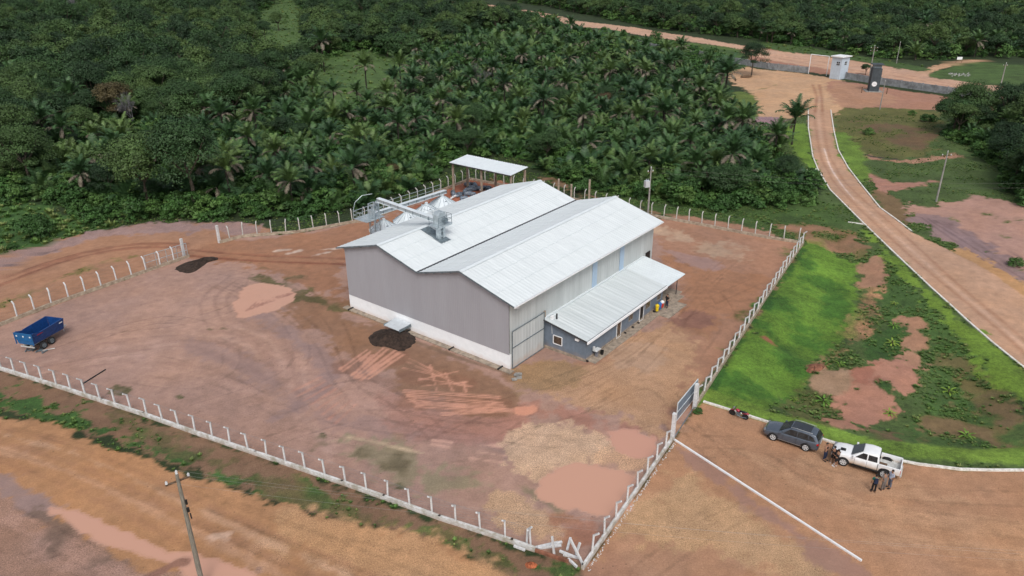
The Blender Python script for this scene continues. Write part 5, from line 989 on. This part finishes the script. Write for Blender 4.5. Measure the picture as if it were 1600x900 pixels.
# ------------------------------------------------------------------ people
def skinned(name,V,E,rad,mt,root_i=0,sub=2):
    m=bpy.data.meshes.new(name+'_t'); m.from_pydata(V,E,[]); o=bpy.data.objects.new(name+'_t',m); COL.objects.link(o)
    sk=o.modifiers.new('sk','SKIN'); sd_=m.skin_vertices[0].data
    for i,r in enumerate(rad): sd_[i].radius=(r,r) if not isinstance(r,tuple) else r; sd_[i].use_root=(i==root_i)
    sk.use_smooth_shade=True; ss_=o.modifiers.new('ss','SUBSURF'); ss_.levels=sub; ss_.render_levels=sub
    dg=bpy.context.evaluated_depsgraph_get(); me=bpy.data.meshes.new_from_object(o.evaluated_get(dg)); bpy.data.objects.remove(o)
    me.materials.clear(); me.materials.append(M[mt]); r=bpy.data.objects.new(name,me); COL.objects.link(r); return r
def person(loc,yaw,label,shirt,pants,hS=1.0,arms=('down','down'),shorts=False,hair='hair',sleeve=True,lean=0,extra=None):
    o=empty('person',loc,yaw,label=label,cat='person'); o.scale=(hS,)*3
    V=[];E=[];Rr=[]
    def v(p,r,par=None):
        V.append(Vector(p)); Rr.append(r); i=len(V)-1
        if par is not None: E.append((par,i))
        return i
    L=lean; pel=v((0,0,.93),(.15,.11)); sp_=v((L*.3,0,1.12),(.135,.10),pel); ch=v((L*.7,0,1.34),(.165,.115),sp_); nk=v((L,0,1.48),.06,ch); nk2=v((L+.01,0,1.54),.055,nk); hd=v((L+.02,0,1.63),(.085,.095),nk2); tp=v((L+.01,0,1.72),(.07,.08),hd); v((L+.115,0,1.62),.016,hd)
    for s in (1,-1): v((L+.02,s*.095,1.63),.016,hd)
    for si,s in enumerate((1,-1)):
        hp=v((0,s*.09,.86),(.09,.09),pel); kn=v((.02,s*.11,.48),.058,hp); an_=v((-.02,s*.12,.09),.04,kn); v((.12,s*.13,.035),.035,an_)
        sh_=v((L*.9,s*.19,1.40),.058,ch)
        m=arms[si]
        if m=='down': el_,wr=(L*.5-.03,s*.25,1.12),(.05,s*.27,.88)
        elif m=='hips': el_,wr=(L*.5-.06,s*.40,1.16),(.03,s*.19,1.0)
        elif m=='face': el_,wr=(.18,s*.26,1.18),(.28,s*.10,1.42)
        elif m=='out': el_,wr=(.05,s*.36,1.16),(.25,s*.45,1.12)
        else: el_,wr=(.05,s*.27,1.14),(.27,s*.14,1.12)
        e1=v(el_,.042,sh_); w1=v(wr,.028,e1); d=(Vector(wr)-Vector(el_)).normalized(); sdv=d.cross(Vector((0,s,.3))).normalized()
        pmv=v(Vector(wr)+d*.06,(.034,.022),w1)
        for k,(of,l) in enumerate(((-.028,.068),(-.010,.078),(.009,.073),(.027,.056))):
            a_=v(Vector(wr)+d*.095+sdv*of,.0095,pmv); b2=v(Vector(wr)+d*(.095+l*.55)+sdv*of*1.1+Vector((0,-s*.008,0)),.0085,a_); v(Vector(wr)+d*(.095+l)+sdv*of*1.1+Vector((0,-s*.024,0)),.007,b2)
        a_=v(Vector(wr)+d*.035-sdv*.038,.011,w1); v(Vector(wr)+d*.075-sdv*.055,.009,a_)
    b=skinned('body',V,E,Rr,'skin'); b.parent=o
    # clothes: separate skins over parts of the same skeleton
    VS=[(L*.0,0,.90),(L*.3,0,1.12),(L*.7,0,1.34),(L*.95,0,1.455)]; ES=[(0,1),(1,2),(2,3)]; RS_=[(.17,.13),(.155,.12),(.185,.135),.08]
    if sleeve:
        for si,s in enumerate((1,-1)):
            sh_=V[[i for i in range(len(V)) if abs(V[i].z-1.40)<1e-6 and V[i].y*s>.1][0]]; el_=[V[e[1]] for e in E if V[e[0]] is sh_][0]; n=len(VS); VS+=[sh_,sh_.lerp(el_,.75)]; ES+=[(2,n),(n,n+1)]; RS_+=[.075,.06]
    c=skinned('shirt',VS,ES,RS_,shirt,1); c.parent=o
    VP=[(0,0,.97),(0,0,.90)]; EP=[(0,1)]; RP=[(.165,.125),(.165,.13)]
    for s in (1,-1):
        n=len(VP); VP+=[(0,s*.09,.84),(.02,s*.11,.5)]; EP+=[(1,n),(n,n+1)]; RP+=[.105,.085]
        if not shorts: VP+=[(-.02,s*.12,.12)]; EP+=[(n+1,n+2)]; RP+=[.065]
    c=skinned('trousers' if not shorts else 'shorts',VP,EP,RP,pants,1); c.parent=o
    mb=MB(); mb.lathe([(.085,-.03),(.104,.02),(.10,.07),(.07,.115),(.02,.13)],14,Matrix.Translation((L-.008,0,1.63))); h=mb.build('hair',M[hair],o,smooth=True)
    for s in (1,-1):
        mb=MB(); mb.box((.12,s*.13,.04),(.26,.1,.08)); mb.build('shoe',M['black'] if not shorts else M['white_cloth'],o)
        mb=MB(); mb.lathe([(.004,-.008),(.011,0),(.004,.008)],6,Matrix.Translation((L+.098,s*.033,1.64))); mb.build('eye',M['black'],o)
    mb=MB(); mb.box((L+.10,0,1.575),(.012,.045,.01)); mb.build('mouth',M['red_lens'],o)
    return o
def gl(px,z=.0): v_=G(*px); v_.z+=z; return v_
person(gl((1288,719)),R(-60),'person in black sleeveless top and dark jeans left of the pickup, hands at the face','cloth_black','jeans',arms=('face','face'),sleeve=False)
person(gl((1300,724)),R(60),'person in black shirt and shorts nearest the pickup bonnet, half hidden by the other','cloth_black','cloth_black',shorts=True,arms=('fold','down'))
person(gl((1305.5,729)),R(120),'person in loose black shirt and shorts with bare shins by the pickup front wheel','cloth_black','cloth_black',shorts=True,arms=('fold','fold'))
pd=person(gl((1364,769)),R(75),'person in green shirt and black trousers seen from behind wearing a dark backpack','cloth_green','cloth_black',arms=('down','out'))
mb=MB(); mb.box((-.2,0,1.25),(.16,.30,.42),taper=.8); o=mb.build('backpack',M['jeans'],label='dark backpack worn by the person in the green shirt',cat='backpack'); o.location=pd.location; o.rotation_euler=pd.rotation_euler
person(gl((1379,766)),R(110),'person in grey-brown clothes leaning slightly, between the other two by the pickup tail','cloth_grey','cloth_grey',arms=('fold','down'),lean=.12)
person(gl((1389,762)),R(190),'person in light blue shirt and grey-blue trousers facing the others at the pickup tail','cloth_lightblue','cloth_bluegrey',arms=('down','fold'))
person(bl(22.6,-6.1,.07),R(220),'person in dark clothes standing at the far end of the annex beside the bins','cloth_black','jeans',arms=('down','fold'))

# ------------------------------------------------------------------ vegetation
def inpoly(px,polys):
    r=np.zeros(len(px),bool)
    for P in polys: r|=sdist((px[:,0],px[:,1]),unproj0(P)[:,:2])>0
    return r
def leafset(C,Nr,size,rs_,ups=.4):
    n=len(C); a=rs_.normal(size=(n,3)); Nn=Nr+a*.42; Nn[:,2]+=ups; Nn/=np.linalg.norm(Nn,axis=1)[:,None]
    t=np.cross(Nn,rs_.normal(size=(n,3))); t/=np.linalg.norm(t,axis=1)[:,None]; bb=np.cross(Nn,t); s=size*rs_.uniform(.6,1.3,(n,1))
    V=np.stack([C-t*s,C-bb*s*.55,C+t*s,C+bb*s*.55],1).reshape(-1,3); return V,np.arange(4*n).reshape(n,4)
def crown_geo(seed,Rr,H0,H1,nl,per,size,flat=.5):
    nl=int(nl*1.3); per=int(per*.8)
    rs_=np.random.RandomState(seed); Cs=[];Ns=[]
    for k in range(nl):
        a=rs_.uniform(0,2*PI); r=math.sqrt(rs_.uniform(0,1))*Rr*.8; top=H1-(r/Rr)**2*(H1-H0)*.75; z=top-rs_.uniform(.2,1)*.9-(.0 if k%3 else rs_.uniform(0,(H1-H0)*.5)); lr=rs_.uniform(.75,1.45)*Rr/3.6
        d=rs_.normal(size=(per,3)); d[:,2]=np.abs(d[:,2])*1.0-.25; d/=np.linalg.norm(d,axis=1)[:,None]
        rad=lr*rs_.uniform(.55,1.12,(per,1)); c=np.array([r*math.cos(a),r*math.sin(a),z])+d*rad*np.array([1.15,1.15,.75]); Cs.append(c); Ns.append(d)
    C=np.concatenate(Cs); Nn=np.concatenate(Ns); C[:,2]=np.maximum(C[:,2],.15); return leafset(C,Nn,size,rs_)
def trunk_geo(seed,H,r,nb=5,Rr=3,H1=None):
    rr=random.Random(seed); mb=MB(); mb.tube([(0,0,-.3),(rr.uniform(-.2,.2),rr.uniform(-.2,.2),H*.5),(0,0,H)],[r*1.2,r*.9,r*.7],6)
    for k in range(nb):
        a=2*PI*k/nb+rr.uniform(-.4,.4); q=rr.uniform(.55,.8)*Rr; mb.tube([(0,0,H*.75),(q*.5*math.cos(a),q*.5*math.sin(a),H*1.15),(q*math.cos(a),q*math.sin(a),(H1 or H*1.5)*.85)],[r*.6,r*.4,r*.15],5)
    return mb
def mkobj(name,me): o=bpy.data.objects.new(name,me); COL.objects.link(o); return o
def meshof(mb,name,mt): o=mb.build(name,mt); me=o.data; bpy.data.objects.remove(o); return me
BT=[]  # broadleaf variants (crown mesh, trunk mesh)
for i in range(6):
    H1=(6.5,7.5,5.5,8.5,6,7)[i]; Rr=(3.2,3.8,3.0,4.2,3.6,3.0)[i]; V,Fq=crown_geo(20+i,Rr,H1*.45,H1,(20,26,16,28,22,18)[i],420,.125)
    mt=M['leaf_rusty'] if i==5 else M['leaf']; BT.append((npmesh('crown',V,Fq,[mt]),meshof(trunk_geo(20+i,H1*.5,.2,5,Rr,H1),'trunk',M['bark'])))
def palm_geo(seed,h,nf,L,dead):
    rr=np.random.RandomState(seed); V=[];F=[];DV=[];DF=[]
    def frond(az,el0,L,droop,VV,FF,wl,start):
        n=13; p=np.array([.12*math.cos(az),.12*math.sin(az),start]); el=el0; pts=[p]; 
        for k in range(n): 
            el-=droop*(k/n)**1.3*1.9/n; st=L/n; p=p+st*np.array([math.cos(az)*math.cos(el),math.sin(az)*math.cos(el),math.sin(el)]); pts.append(p)
        pts=np.array(pts); sd=np.array([-math.sin(az),math.cos(az),0])
        for k in range(n):
            a=pts[k];b=pts[k+1]; w=.06*(1-k/n)+.015; i0=len(VV); VV.extend([a-sd*w,a+sd*w,b+sd*w*.8,b-sd*w*.8]); FF.append((i0,i0+1,i0+2,i0+3))
            if k<2: continue
            d=(b-a)/np.linalg.norm(b-a); up=np.cross(sd,d); up=up*(1 if up[2]>0 else -1); ll=wl*math.sin(PI*min(1,(k-.6)/n)**.8)*1.0+.15
            for q in (.05,.3,.55,.8):
                c=a+(b-a)*q
                for s in (1,-1):
                    t=c+(sd*s*.75+d*.55+up*rr.uniform(-.35,.25)+np.array([0,0,-.22]))*ll*rr.uniform(.8,1.1); i0=len(VV); w2=d*.05
                    VV.extend([c-w2,c+w2,t+w2*.35,t-w2*.35]); FF.append((i0,i0+1,i0+2,i0+3))
    for k in range(nf): 
        f=k/nf; az=k*2.399+rr.uniform(-.2,.2); frond(az,R(86-50*f**.9+rr.uniform(-7,7)),L*rr.uniform(.8,1.12),.9+1.0*f,V,F,.72,h)
    for k in range(dead): frond(rr.uniform(0,2*PI),R(rr.uniform(-30,25)),L*rr.uniform(.6,.85),1.5,DV,DF,.45,h-.1)
    cm=npmesh('crown',V,F,[M['palm']]); dmesh=npmesh('dead_fronds',DV,DF,[M['dead_frond']]) if dead else None
    mb=MB(); mb.tube([(0,0,-.3),(.05,.03,h*.5),(0,0,h*.9),(0,0,h+.3)],[.20,.16,.2,.26],8); return cm,dmesh,meshof(mb,'trunk',M['bark_dark'])
PT=[palm_geo(40+i,(1.4,2.8,4.4,6.4,2.2,5.2)[i],(14,16,17,16,15,19)[i],(4.1,4.3,4.1,3.8,4.7,4.0)[i],(0,2,3,5,1,6)[i]) for i in range(6)]
def put(kind,vi,x,y,sc,rz,label,cat,group,z=None,name=None):
    root=bpy.data.objects.new(name or ('palm_tree' if kind=='p' else 'broadleaf_tree'),None); COL.objects.link(root); root.empty_display_size=.3
    root.location=(x,y,float(hgt(x,y)[0]) if z is None else z); root.scale=(sc,)*3; root.rotation_euler=(0,0,rz); tag(root,label,cat,group)
    ms=PT[vi] if kind=='p' else BT[vi]
    for nm,me in zip(('crown','dead_fronds','trunk') if kind=='p' else ('crown','trunk'),ms):
        if me is None: continue
        c=bpy.data.objects.new(nm,me); COL.objects.link(c); c.parent=root
    return root
# forest outlines (ground positions), clearings removed
FOR1=[(-90,300),(-90,-28),(60,-28),(700,-28),(745,-10),(735,8),(740,24),(785,34),(850,50),(905,68),(960,76),(1010,86),(1080,98),(1120,112),(1126,135),(1132,160),(1160,192),(1198,220),(1220,248),(1232,285),(1205,305),(1150,312),(1080,318),(1000,300),(960,288),(900,275),(850,258),(790,240),(740,246),(700,262),(640,278),(590,305),(560,318),(500,326),(450,332),(400,336),(330,334),(270,330),(220,326),(130,312),(60,296)]
FOR2=[(760,-4),(860,12),(960,32),(1060,50),(1140,58),(1200,66),(1300,80),(1400,93),(1450,97),(1530,90),(1600,92),(1700,96),(1700,-28),(760,-28)]
FOR3=[(1478,200),(1510,192),(1570,190),(1620,180),(1700,182),(1700,330),(1600,325),(1575,300),(1560,262),(1505,228),(1478,214)]
CLR=[[(498,128),(512,128),(512,136),(498,136)],[(396,25),(450,-5),(486,30),(480,90),(450,118),(396,110)],[(484,98),(560,80),(646,98),(640,150),(590,172),(530,178),(500,168)],[(546,26),(580,28),(572,54),(546,52)],[(690,8),(770,10),(776,34),(692,32)]]
PGR=[(440,140),(520,160),(560,120),(660,95),(740,60),(900,50),(1010,80),(1150,110),(1262,200),(1262,300),(1000,310),(740,260),(560,330),(60,310),(60,215),(160,200),(300,215),(420,190)]  # palm thicket
rs2=np.random.RandomState(11)
def jitter(x0,x1,y0,y1,sp):
    gx,gy=np.meshgrid(np.arange(x0,x1,sp),np.arange(y0,y1,sp)); P=np.stack([gx.ravel(),gy.ravel()],1); return P+rs2.uniform(-.42,.42,P.shape)*sp
Pt=np.concatenate([jitter(-215,150,100,250,4.6),jitter(-420,420,250,640,6.2)])
Pt=Pt[np.abs(Pt[:,0])<Pt[:,1]*.76+25]
inF=inpoly(Pt,[FOR1,FOR2,FOR3])&~inpoly(Pt,CLR); 
isP=inpoly(Pt,[PGR]); far=inpoly(Pt,[FOR2]); rgt=inpoly(Pt,[FOR3]); rnd=rs2.rand(len(Pt))
palm=np.where(isP,rnd<.88,np.where(far,rnd<(.12+.4*ss(60,260,Pt[:,0])),np.where(rgt,rnd<.25,rnd<.10)))
keep=inF&~(isP&(rs2.rand(len(Pt))<.30))&~(rs2.rand(len(Pt))<.08); Pt=Pt[keep]; palm=palm[keep]; isP=isP[keep]; far=far[keep]; rgt=rgt[keep]
dist=np.hypot(Pt[:,0],Pt[:,1]); od=np.argsort(dist); np_=0;nb_=0; stuff={'p':[],'b':[]}
for i in od:
    x,y=Pt[i]; k='p' if palm[i] else 'b'; sc=float(rs2.uniform(.6,1.12) if palm[i] else rs2.uniform(.6,1.3)); vi=int(rs2.randint(0,6)); 
    if k=='b':
        vi=int(rs2.choice([0,1,2,3,4,5],p=[.2,.2,.2,.15,.2,.05]))
        sc*=.7 if isP[i] else (1.3 if not far[i] and not rgt[i] else 1.1)
    cnt=np_ if k=='p' else nb_
    if cnt<298:
        if k=='p': 
            np_+=1; dead=PT[vi][1] is not None; zone='right-hand thicket' if rgt[i] else ('upper left woods' if not isP[i] and not far[i] else ('forest beyond the highway' if far[i] else 'palm thicket behind the yard'))
            lb=('palm with hanging dead brown fronds in the ' if dead else 'low palm with all-green fronds in the ')+zone; g=('palms with dead fronds, ' if dead else 'green low palms, ')+zone
            put('p',vi,x,y,sc,float(rs2.rand()*6.28),lb,'palm',g)
        else:
            nb_+=1; zone='right-hand thicket' if rgt[i] else ('palm thicket behind the yard' if isP[i] else ('forest beyond the highway' if far[i] else 'dark woods at the upper left')); kd=('rusty brown-green','dark green')[vi!=5]
            put('b',vi,x,y,sc,float(rs2.rand()*6.28),kd+' rounded broadleaf tree in the '+zone,'tree',kd+' broadleaf trees, '+zone)
        if k=='p': pass
    else: stuff[k].append((x,y,0,sc,rs2.rand()*6.28,vi))
# instanced masses
def joined(name,meshes):
    V=[];Fs=[];idx=[];mats=[]
    for me in meshes:
        if me is None: continue
        n=len(V); V+=[tuple(v.co) for v in me.vertices]; Fs+=[tuple(n+q for q in p.vertices) for p in me.polygons]; idx+=[len(mats)]*len(me.polygons); mats.append(me.materials[0])
    m=bpy.data.meshes.new(name); m.from_pydata(V,[],Fs); [m.materials.append(q) for q in mats]; m.polygons.foreach_set('material_index',idx); return m
def mass(name,label,cat,pts,srcs,mt):
    sc_=bpy.data.collections.new(name+'_sources')
    for i,me in enumerate(srcs): sc_.objects.link(bpy.data.objects.new('src_%s_%02d'%(name,i),me))
    m=bpy.data.meshes.new(name); A=np.array(pts,np.float32); m.vertices.add(len(A)); m.vertices.foreach_set('co',A[:,:3].ravel().copy())
    for an,c,ty in (('sc',3,'FLOAT'),('rot',4,'FLOAT')): at=m.attributes.new(an,ty,'POINT'); at.data.foreach_set('value',A[:,c].copy())
    at=m.attributes.new('vi','INT','POINT'); at.data.foreach_set('value',A[:,5].astype(np.int32)); m.materials.append(mt)
    o=bpy.data.objects.new(name,m); COL.objects.link(o); tag(o,label,cat,kind='stuff')
    ng=bpy.data.node_groups.new(name,'GeometryNodeTree'); ng.interface.new_socket('Geometry',in_out='INPUT',socket_type='NodeSocketGeometry'); ng.interface.new_socket('Geometry',in_out='OUTPUT',socket_type='NodeSocketGeometry')
    N=ng.nodes; gi=N.new('NodeGroupInput'); go=N.new('NodeGroupOutput'); ip=N.new('GeometryNodeInstanceOnPoints'); ci=N.new('GeometryNodeCollectionInfo'); ci.inputs['Collection'].default_value=sc_; ci.inputs['Separate Children'].default_value=True; ci.inputs['Reset Children'].default_value=True
    def na(nm,ty): q=N.new('GeometryNodeInputNamedAttribute'); q.data_type=ty; q.inputs['Name'].default_value=nm; return q.outputs[0]
    cx=N.new('ShaderNodeCombineXYZ'); ng.links.new(na('rot','FLOAT'),cx.inputs[2]); e2=N.new('FunctionNodeEulerToRotation'); ng.links.new(cx.outputs[0],e2.inputs[0])
    ng.links.new(gi.outputs[0],ip.inputs['Points']); ng.links.new(ci.outputs[0],ip.inputs['Instance']); ip.inputs['Pick Instance'].default_value=True
    ng.links.new(na('vi','INT'),ip.inputs['Instance Index']); ng.links.new(e2.outputs[0],ip.inputs['Rotation']); ng.links.new(na('sc','FLOAT'),ip.inputs['Scale']); ng.links.new(ip.outputs[0],go.inputs[0])
    md=o.modifiers.new('scatter','NODES'); md.node_group=ng; return o
FB=[]
for i in range(5):
    H1=(6.5,7.5,5.5,8.5,6)[i]; Rr=(3.4,4.0,3.2,4.4,3.8)[i]; V,Fq=crown_geo(60+i,Rr,H1*.35,H1,18,170,.21); FB.append(joined('fb',[npmesh('c',V,Fq,[M['leaf']]),BT[i][1]]))
for q in stuff['b']: pass
for q in []: pass
stuff['b']=[(x,y,z,s,r,min(v,4)) for x,y,z,s,r,v in stuff['b']]
mass('broadleaf_forest','distant mass of dark green broadleaf forest filling the top of the picture','forest',stuff['b'],FB,M['leaf'])
mass('palm_forest','distant mass of palms among the forest','palm forest',stuff['p'],[joined('fp',list(PT[i])) for i in range(6)],M['palm'])
US=[]
for i in range(4):
    V,Fq=crown_geo(80+i,1.5,.3,(1.6,2.2,1.3,2.8)[i],9,70,.17); US.append(npmesh('u',V,Fq,[M['bush']]))
for i in range(3): US.append(palm_geo(70+i,.1,9,(2.2,2.8,3.4)[i],0)[0])
U=np.concatenate([jitter(-215,150,96,250,2.1),jitter(-420,420,250,560,5.5)]); U=U[np.abs(U[:,0])<U[:,1]*.74+15]
EDGE=[[(-90,318),(60,316),(130,338),(200,346),(300,342),(420,346),(560,332),(700,272),(640,270),(400,320),(60,290),(-90,290)],[(840,262),(900,292),(1000,312),(1100,330),(1240,325),(1290,300),(1235,270),(1000,285)],[(740,16),(860,34),(905,50),(1000,66),(1135,94),(1140,112),(1000,90),(905,78),(780,40)]]
U=U[inpoly(U,[FOR1,FOR2,FOR3]+EDGE)&~inpoly(U,CLR)]
mass('undergrowth','thick green undergrowth between the palms and trees','undergrowth',[(x,y,0,rs2.uniform(.6,1.35)*(1.15 if y<250 else 1.8),rs2.rand()*6.28,v_) for (x,y),v_ in zip(U,np.where(inpoly(U,[PGR])&(rs2.rand(len(U))<.45),rs2.randint(4,7,len(U)),rs2.randint(0,4,len(U))))],US,M['bush'])
# weeds and grass tufts
def tuft(seed,n,h,w):
    r=np.random.RandomState(seed); V=[];F=[]
    for i in range(n):
        a=r.uniform(0,6.28); d=np.array([math.cos(a),math.sin(a),0]); b0=d*r.uniform(0,w); hh=h*r.uniform(.5,1.1); sdv=np.array([-d[1],d[0],0])*.035; t=b0+d*hh*.7+np.array([0,0,hh]); m_=b0+d*hh*.25+np.array([0,0,hh*.65]); k=len(V)
        V+=[b0-sdv,b0+sdv,m_+sdv*1.4,m_-sdv*1.4,t]; F+=[(k,k+1,k+2,k+3)]; 
        V+=[t+sdv*.2]; F+=[(k+3,k+2,k+5,k+4)]
    return npmesh('t',V,F,[M['weed']])
TS=[tuft(1,26,.22,.22),tuft(2,34,.32,.3),tuft(3,22,.16,.3),tuft(4,40,.45,.35)]
m=np.where((surf[:,0]>.55)&(X>-120)&(X<110)&(Y>38)&(Y<190)&(zid!=6))[0]
sel=m[rs2.rand(len(m))<np.clip(.26*np.where(Y[m]>104,1.5,1)*np.clip((fbm(X[m],Y[m],4,3,9)+.25)*3,0.03,2),0,1)]; sel=sel[np.abs(X[sel])<Y[sel]*.76+4]
sel=sel[~inpoly(np.stack([X[sel],Y[sel]],1),[FOR1])]
if len(sel)>80000: sel=rs2.choice(sel,80000,replace=False)
mass('weeds','green weeds and grass tufts on the verge and in the rough field','weeds',[(X[i],Y[i],Z[i],rs2.uniform(.18,.55),rs2.rand()*6.28,rs2.randint(0,4)) for i in sel],TS,M['weed'])
C=np.concatenate([jitter(-420,200,150,600,2.3),jitter(-130,-40,92,150,.75)]); C=C[inpoly(C,CLR[1:]+[[(735,12),(860,32),(1000,59),(1150,80),(1150,110),(1000,90),(905,78),(780,36)],[(1180,62),(1300,80),(1450,105),(1320,92),(1200,76)],[(-90,322),(50,316),(120,338),(190,350),(60,384),(-90,420)]])&(rs2.rand(len(C))<.38)]
mass('tall_grass','tall grass and low scrub in the forest clearings','grass',[(x,y,0,rs2.uniform(.9,2.0) if y>150 else rs2.uniform(.8,1.8),rs2.rand()*6.28,rs2.randint(0,4)) for x,y in C],TS,M['weed'])
# single plants
for (px,sc_,lb) in (((436,48),1.3,'lone round tree standing in the upper left clearing'),((486,72),1.5,'large dark round tree at the right edge of the upper left clearing'),((415,70),1.1,'dark tree at the lower left edge of the upper left clearing'),((530,60),1.6,'broad round tree between the two upper left clearings'),((570,75),1.3,'broad tree on the upper edge of the middle clearing')):
    put('b',int(px[0])%4,*G(*px)[:2],sc_,px[0],lb,'tree',None)
for (px,sc_,lb) in (((507,112),1.5,'tall palm with a drooping dead frond at the left edge of the middle clearing'),((627,145),1.2,'slim tall palm in front of the middle clearing'),((574,150),1.3,'full palm at the lower edge of the middle clearing')):
    put('p',3,*G(*px)[:2],sc_,px[0],lb,'palm',None)
put('p',2,*G(1237,226)[:2],1.25,1.0,'lone palm with green crown standing left of the driveway below the sandy plaza','palm',None)
put('p',3,*G(1131,168)[:2],1.35,2.2,'tall palm with hanging dead fronds at the left edge of the sandy plaza','palm',None)
put('b',3,*G(1174,118)[:2],1.15,.4,'dark leafy tree leaning over brown logs on the sandy plaza','tree',None)
put('b',2,*G(1352,117)[:2],.62,1.4,'small dark bush-like tree behind the block wall next to the guard house','tree',None)
mb=MB()
for i in range(5): a=rs.uniform(0,3); mb.tube([(rs.uniform(-2,0),rs.uniform(-1,1),.3),(rs.uniform(0,2),rs.uniform(-1,1),.5)],.25,7)
o=mb.build('logs',M['wood_brown'],label='dark brown logs lying under the tree on the sandy plaza',cat='logs'); o.location=G(1165,121)
V,Fq=crown_geo(91,2.9,.4,3.4,26,150,.20); bu=empty('round_bush',G(55,370),0,label='rounded pale green bush on the grass at the far left edge',cat='bush')
c=mkobj('foliage',npmesh('foliage',V,Fq,[M['bush']])); c.parent=bu
for (px,s,lb) in (((150,350),.9,'low dark green bush on the grass right of the rounded pale bush'),((905,300),.8,'round green bush beyond the rear fence near the lone posts'),((1130,325),1.0,'green bush behind the right part of the rear fence'),((20,388),.35,'small tuft bush at the left frame edge above the fence'),((1357,210),.6,'leafy shrub in the weedy patch below the dark grey tower'),((1450,190),.8,'pale green shrub at the edge of the right-hand thicket'),((1425,180),.5,'small shrub left of the pale green shrub by the thicket'),((1586,415),.5,'dark shrub on the pink soil at the right frame edge'),((1090,645),.22,'small shrub at the foot of the gate pillar beside the lawn')):
    r_=empty('bush',G(*px),rs.random()*6,label=lb,cat='bush'); V,Fq=crown_geo(int(px[0]),2.4,.3,2.3,16,90,.2); V=V*s; c=mkobj('foliage',npmesh('foliage',V,Fq,[M['bush']])); c.parent=r_
def baretree(px,s,label):
    rr=random.Random(int(px[0])); mb=MB()
    def br(p,d,l,r,dep):
        q=p+d*l; mb.tube([p,q],[r,r*.65],5,cap=False)
        if dep:
            for k in range(3 if dep>2 else 4): br(q,(d+Vector((rr.uniform(-.7,.7),rr.uniform(-.7,.7),rr.uniform(-.1,.5)))).normalized(),l*rr.uniform(.62,.88),r*.6,dep-1)
    br(Vector((0,0,-.2)),Vector((0,0,1)),2.2*s,.14*s,6); o=empty('bare_tree',G(*px),0,label=label,cat='tree'); mb.build('branches',M['bare_twig'],o)
baretree((212,210),1.15,'leafless grey tree among the dark woods above the left palms')
baretree((372,122),1.15,'small leafless grey tree near the first clearing')
baretree((45,275),.9,'leafless grey shrubby tree at the left forest edge')
baretree((320,150),1.0,'leafless greyish tree right of the other bare one in the woods')
baretree((120,28),1.5,'faint grey leafless tree near the top left corner of the woods')
baretree((690,30),1.3,'dark bare tree beside the far clearing')
baretree((750,150),1.1,'dark bare tree standing in the palm thicket')
for i,(px,s,lb) in enumerate((((1396,510),1.0,'young bright palm sapling, upper of the two in the dark green patch'),((1394,537),1.15,'young bright palm sapling, lower of the two in the dark green patch'),((1286,628),1.25,'young palm sapling in the rough left of the pink soil'),((1312,570),.8,'small sapling with a stake beside the red earth bank'),((1390,647),.95,'young palm sapling at the lower edge of the pink soil'),((1482,613),1.1,'young palm sapling in the green right of the pink soil'),((1510,682),1.1,'yellowish palm sapling near the kerb at the lower right'),((1397,475),.7,'small yellow-green sapling near the top of the rough field'),((1240,625),.6,'small dry sapling on the rough ground by the lawn'),((1530,590),.6,'small sapling on the right part of the rough field'))):
    r_=empty('palm_sapling',G(*px),i*1.3,label=lb,cat='sapling',group='palm saplings in the rough field'); V=[];F=[];rr=np.random.RandomState(i)
    for k in range(11):
        az=k*2.4; el=1.25-.08*k; p=np.zeros(3); p[2]=.1; sdv=np.array([-math.sin(az),math.cos(az),0])
        for j in range(6):
            el-=.22; q=p+.22*s*np.array([math.cos(az)*math.cos(el),math.sin(az)*math.cos(el),math.sin(el)]); w_=.13*s*math.sin(PI*(j+1)/7.5); n=len(V)
            for sg_ in (1,-1): n=len(V); V+=[p,q,q+sdv*sg_*w_+np.array([0,0,-.03]),p+sdv*sg_*w_*.8+np.array([0,0,-.03])]; F.append((n,n+1,n+2,n+3))
            p=q
    V=[v_*.62 for v_ in V]; c=mkobj('fronds',npmesh('fronds',V,F,[M['sapling']])); c.parent=r_; mb=MB(); mb.tube([(0,0,-.1),(0,0,.35*s)],.05*s,6); mb.build('stem',M['bark'],r_)
